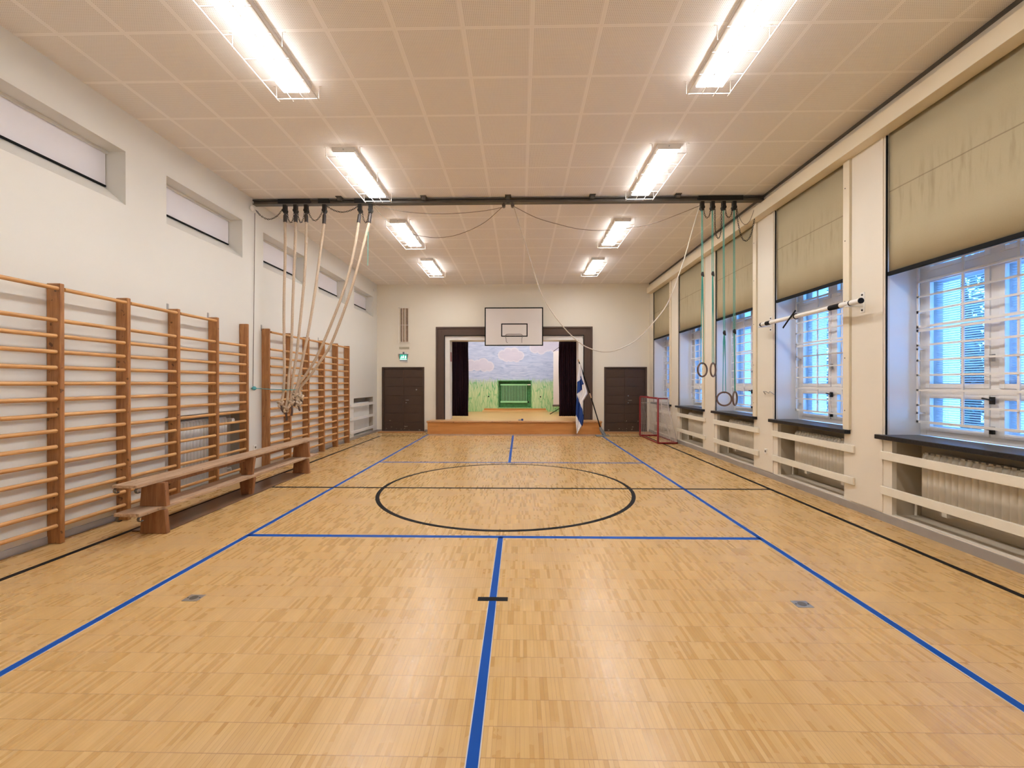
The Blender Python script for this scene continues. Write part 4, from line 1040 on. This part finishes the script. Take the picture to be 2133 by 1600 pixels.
for px, py, s in ((1017.7, 826, 'left'), (1125.7, 826.7, 'right')):
    p = on_y(px, py, 17.0)
    MB().cyl((p.x, 17.0, p.z), (p.x, 16.975, p.z), 0.028, 14).build('knob', M['black'], wmural)
# curtains
def curtain(x0, x1, y, z0, z1, lab, seed):
    t = thing('stage_curtain', lab, 'curtain', ((x0+x1)/2, y, z0), 'dark stage curtains')
    rs = random.Random(seed); N = 90; m = MB(); vs = []; ph = [rs.uniform(0, 6) for _ in range(4)]; np_ = 9
    levels = [z0+(z1-z0)*q for q in (0, .1, .3, .5, .7, .9, 1)]
    for i in range(N+1):
        u = i/N
        for j, z in enumerate(levels):
            am = 0.05*(1-0.35*j/6)
            d = am*math.sin(2*PI*np_*u+0.3*math.sin(j+ph[0]))+0.015*math.sin(2*PI*3.3*u+ph[1]+j*.3)
            xx = x0+(x1-x0)*u + (0.012*math.sin(j*1.1+ph[2]) if 0 < j < 6 else 0)+0.01*math.sin(2*PI*np_*2*u)
            vs.append((xx, y+d, z))
    n = len(levels)
    m.add(vs, [(i*n+q, (i+1)*n+q, (i+1)*n+q+1, i*n+q+1) for i in range(N) for q in range(n-1)])
    o = m.build('cloth', M['curtain'], t, smooth=True); sd = o.modifiers.new('s', 'SOLIDIFY'); sd.thickness = 0.006
    MB().cyl((x0-0.05, y, z1+0.015), (x1+0.05, y, z1+0.015), 0.015, 8).build('curtain_rail', M['wallw'], t)
    MB().box(x0, x1, y-0.02, y+0.02, z1-0.0, z1+0.01).build('heading_tape', M['curtain'], t)
curtain(-2.235, -1.70, 13.87, 0.455, 2.92, 'dark aubergine stage curtain drawn to the left side', 1)
curtain(1.285, 1.86, 13.87, 0.455, 2.92, 'dark aubergine stage curtain drawn to the right, behind the flag', 2)
# red plate on the stage reveal
tag(MB().box(SX0+0.012, SX0+0.02, YB+0.16, YB+0.32, 2.23, 2.53).build('wall_sign', M['redsign'], origin=(SX0+.015, YB+.2, 2.4)), 'small red plate on the left side of the stage opening', 'sign')
# small thing lying on the stage edge
p = on_z(1084.7, 875, 0.395)
t = thing('tape_roll', 'tiny silver and blue item lying on the stage edge', 'tape roll', (p.x, 12.9, 0.392))
m = MB(); m.tube([(p.x-0.035+0.028*math.cos(a), 12.9+0.028*math.sin(a), 0.412) for a in [i*PI/8 for i in range(16)]], 0.018, 8, closed=True); m.build('roll', M['zinc'], t, smooth=True)
MB().cyl((p.x+0.045, 12.9, 0.3925), (p.x+0.045, 12.9, 0.445), 0.03, 14).build('core', M['flagb'], t, smooth=True)

# projection screen on tripod, turned edge-on behind the right curtain
t = thing('projection_screen', 'portable white projection screen on a black tripod beside the right curtain', 'projection screen', (1.62, 16.0, 0.391))
ys = 16.0
a = on_y(1152, 730, ys); b = on_y(1152, 843, ys)
xa = a.x; z_t, z_b = a.z-0.05, b.z
m = MB(); m.add([(xa, ys-0.12, z_b), (xa+1.2, ys+0.16, z_b), (xa+1.2, ys+0.16, z_t+0.15), (xa, ys-0.12, z_t), (xa, ys-0.115, z_b), (xa+1.2, ys+0.165, z_b), (xa+1.2, ys+0.165, z_t+0.15), (xa, ys-0.115, z_t)],
    [(0,1,2,3),(7,6,5,4),(0,4,5,1),(1,5,6,2),(2,6,7,3),(3,7,4,0)]); m.build('screen_fabric', M['scr'], t)
m = MB(); m.cyl((xa-0.02, ys-0.13, z_b-0.03), (xa+1.22, ys+0.17, z_b-0.03), 0.035, 12); m.build('screen_case', M['steel'], t, smooth=True)
cx, cy_ = xa+0.40, ys-0.02
m = MB(); m.cyl((cx, cy_, 0.9), (cx, cy_, z_t+0.25), 0.014, 10); m.build('mast', M['black'], t)
for dx, dy in ((-0.55, -0.45), (0.25, -0.55), (0.3, 0.55)):
    MB().tube([(cx, cy_, z_b-0.05), (cx+dx, cy_+dy, 0.397)], 0.013, 8).build('leg', M['black'], t)
m = MB(); m.tube([(xa+0.0, ys-0.13, z_t+0.0), (cx-0.1, cy_, z_t+0.22), (cx, cy_, z_t+0.2)], 0.010, 6); m.build('top_hook', M['black'], t)

# ------------------------------------------------------------------ flag stand and flag
FY = 12.33
t = thing('flag_stand', 'black flagpole leaning left out of a grey stand beside the stage', 'flagpole', (2.43, FY, 0))
MB().box(2.20, 2.60, FY-0.16, FY+0.12, 0.0, 0.022).build('base_plate', M['grey'], t, bevel=0.01)
pb = on_y(1257, 905, FY); pc = on_y(1251.5, 894, FY); p0 = on_y(1250, 890, FY); p1 = on_y(1231.5, 829, FY); p2 = on_y(1228.5, 819, FY); p3 = on_y(1206, 753.5, FY); p4 = on_y(1204.5, 749, FY)
MB().tube([(2.46, FY, 0.02), tuple(pc), tuple(p0)], [0.055, 0.045, 0.035], 14).build('socket', M['grey'], t, smooth=True)
MB().tube([pc, p1], 0.016, 12).build('lower_pole', M['black'], t, smooth=True)
MB().tube([p1, p2], 0.018, 12).build('joint', M['poletip'], t, smooth=True)
MB().tube([p2, p3], 0.016, 12).build('upper_pole', M['black'], t, smooth=True)
MB().tube([p3, p4], 0.020, 12).build('tip', M['poletip'], t, smooth=True)
# flag cloth: hanging, with left and right outlines that follow the drape
Lk = [(758, 1207.2), (782, 1203), (795, 1202), (818, 1201), (850, 1199.2), (879, 1199), (903, 1201.2)]
Rk = [(758, 1207.8), (775, 1212), (796, 1217), (815, 1223), (820, 1224), (829, 1219), (835, 1215.2), (858, 1215), (872, 1216.3), (886, 1214), (890, 1211), (903, 1201.6)]
def interp(K, y):
    for (a, xa_), (b, xb_) in zip(K, K[1:]):
        if a <= y <= b: return xa_+(xb_-xa_)*(y-a)/(b-a)
    return K[-1][1]
def inpoly(x, y, P):
    c = False
    for i in range(len(P)):
        (x1, y1), (x2, y2) = P[i-1], P[i]
        if (y1 > y) != (y2 > y) and x < (x2-x1)*(y-y1)/(y2-y1)+x1: c = not c
    return c
zo = lambda x, y: (1180+x/8.42, 730+y/8.42)
blueA = [zo(*p) for p in [(180, 555), (245, 515), (255, 470), (270, 500), (300, 590), (272, 610), (275, 690), (172, 765)]]
blueB = [zo(*p) for p in [(150, 760), (175, 770), (235, 930), (290, 1080), (320, 1240), (312, 1300), (268, 1335), (160, 1125), (150, 900)]]
blueC = [zo(*p) for p in [(250, 440), (262, 470), (275, 520), (262, 520), (245, 470)]]
NV, NU = 150, 60; vs = []; uv = []
for j in range(NV+1):
    y = 758+(903-758)*j/NV; xl, xr = interp(Lk, y), interp(Rk, y)
    for i in range(NU+1):
        u = i/NU; x = xl+(xr-xl)*u; fold = 0.035*math.sin(u*9+0.02*y)*min(1, j/20)+0.02*math.sin(u*21+y*0.03)*min(1, j/40)
        p = on_y(x, y, FY); vs.append(Vector((p.x, FY-0.02+fold, p.z))); uv.append((x, y))
fm = MB(); 
for j in range(NV):
    for i in range(NU):
        a = j*(NU+1)+i; q = (a, a+1, a+NU+2, a+NU+1)
        cx = sum(uv[k][0] for k in q)/4; cy = sum(uv[k][1] for k in q)/4
        fm.mi = 1 if (inpoly(cx, cy, blueA) or inpoly(cx, cy, blueB) or inpoly(cx, cy, blueC)) else 0
        fm.f.append(list(q)); fm.m.append(fm.mi)
fm.v = vs
o = fm.build('flag', [M['flagw'], M['flagb']], origin=tuple(on_y(1207, 757, FY)), smooth=True)
sd = o.modifiers.new('s', 'SOLIDIFY'); sd.thickness = 0.004
tag(o, 'white flag with a blue cross hanging limp from the leaning flagpole', 'flag')

# ------------------------------------------------------------------ floorball goal
GX, G0, G1 = 3.49, 10.73, 12.33; GH = 1.15
t = thing('floorball_goal', 'red framed goal with white net in the right back corner', 'goal', (3.7, 11.5, 0))
rr_ = 0.024
m = MB(); m.tube([(GX, G0, 0.02), (GX, G0, GH-0.03), (GX, G0+0.03, GH), (GX, G1-0.03, GH), (GX, G1, GH-0.03), (GX, G1, 0.02)], rr_, 10)
m.build('front_frame', M['red'], t, smooth=True)
m = MB(); m.tube([(GX, G0, 0.022), (3.98, G0+0.02, 0.022), (3.99, G0+0.05, 0.022), (3.99, G1-0.05, 0.022), (3.98, G1, 0.022), (GX, G1, 0.022)], rr_*0.9, 10)
m.build('base_frame', M['red'], t, smooth=True)
MB().cyl((GX, G0, 0.022), (GX, G1, 0.022), 0.018, 8).build('front_base_bar', M['red'], t, smooth=True)
for y in (G0, G1):
    MB().tube([(GX, y, GH), (GX+0.24, y, GH-0.005)], 0.016, 8).build('top_arm', M['red'], t)
def netting(corners, nu, nv, mb, sag=0.0, r=0.0023):
    A, B, Cc, D = [Vector(c) for c in corners]
    def S(u, v): return A.lerp(B, u).lerp(D.lerp(Cc, u), v)+Vector((sag*math.sin(PI*u)*math.sin(PI*v), 0, 0))
    for i in range(nu+1): mb.tube([S(i/nu, j/6) for j in range(7)], r, 4, cap=False)
    for j in range(nv+1): mb.tube([S(i/6, j/nv) for i in range(7)], r, 4, cap=False)
nb = MB()
TB = 3.735; BB = 3.965
netting([(TB, G0, GH-0.01), (TB, G1, GH-0.01), (BB, G1, 0.05), (BB, G0, 0.05)], 36, 28, nb, 0.02)
netting([(GX, G0, GH-0.01), (GX, G1, GH-0.01), (TB, G1, GH-0.01), (TB, G0, GH-0.01)], 36, 6, nb)
for y in (G0, G1):
    netting([(GX, y, GH-0.01), (TB, y, GH-0.01), (BB, y, 0.05), (GX, y, 0.05)], 9, 28, nb)
o = nb.build('net', M['net'], t)
for dz in (0, 1):
    y = G0+0.01 if dz == 0 else G0+0.5
    MB().tube(catmull([(TB, y, GH-0.02), (TB+0.03, y, 0.8), (BB-0.05, y-0.0, 0.3), (BB, y+0.02, 0.05)], 0.06), 0.012, 6).build('net_cord', M['net'], t)

# ------------------------------------------------------------------ outside the windows
struct(MB().box(XR+0.8, 34, -14, 34, -0.62, -0.5), 'ground_outside', M['grass'])
def tree(x, y, h, r, lab, seed):
    rs = random.Random(seed); t = thing('tree', lab, 'tree', (x, y, -0.5), 'trees outside the windows')
    MB().tube([(x, y, -0.5), (x+0.1, y-.05, h*0.35), (x-0.05, y+0.1, h*0.75)], [0.22, 0.16, 0.06], 10).build('trunk', M['bark'], t, smooth=True)
    m = MB(); vs = []; fs = []
    for k in range(5200):
        while True:
            d = Vector((rs.uniform(-1, 1), rs.uniform(-1, 1), rs.uniform(-1, 1)))
            if 0.35 < d.length < 1: break
        p = Vector((x+d.x*r, y+d.y*r, h*0.52+d.z*h*0.50)); s = rs.uniform(.09, .17)
        a = Vector((rs.uniform(-1, 1), rs.uniform(-1, 1), rs.uniform(-1, 1))).normalized(); b = a.orthogonal().normalized()
        n0 = len(vs); vs += [p-a*s, p+b*s*.45, p+a*s, p-b*s*.45]; fs.append((n0, n0+1, n0+2, n0+3))
    m.add(vs, fs); m.build('foliage', M['leaf'], t)
for q, (tx, ty, th, tr_, lab) in enumerate(((9.6, 9.3, 5.6, 2.3, 'dark green tree outside, seen through the blinds of the nearest window'), (9.6, 14.2, 5.2, 2.4, 'dark green tree outside, seen through the left part of the nearest window'),
        (10.2, 20.0, 6.0, 2.6, 'dark green tree outside, seen through the second window'), (11.0, 27.0, 6.5, 3.0, 'dark green tree outside, seen only through the farther windows'))):
    tree(tx, ty, th, tr_, lab, q+1)

# ------------------------------------------------------------------ lamps over the stage, above the opening
for x, w in ((-1.3, 'left'), (0.95, 'right')):
    t = thing('stage_lamp', 'long fluorescent lamp on the stage ceiling, %s one, hidden above the opening' % w, 'stage lamp', (x, 14.8, 4.2), 'stage ceiling lamps')
    MB().box(x-0.15, x+0.15, 14.0, 15.6, 4.13, 4.2).build('housing', M['lampbody'], t, bevel=0.003)
    MB().box(x-0.12, x+0.12, 14.02, 15.58, 4.10, 4.13).build('diffuser', M['diff'], t)
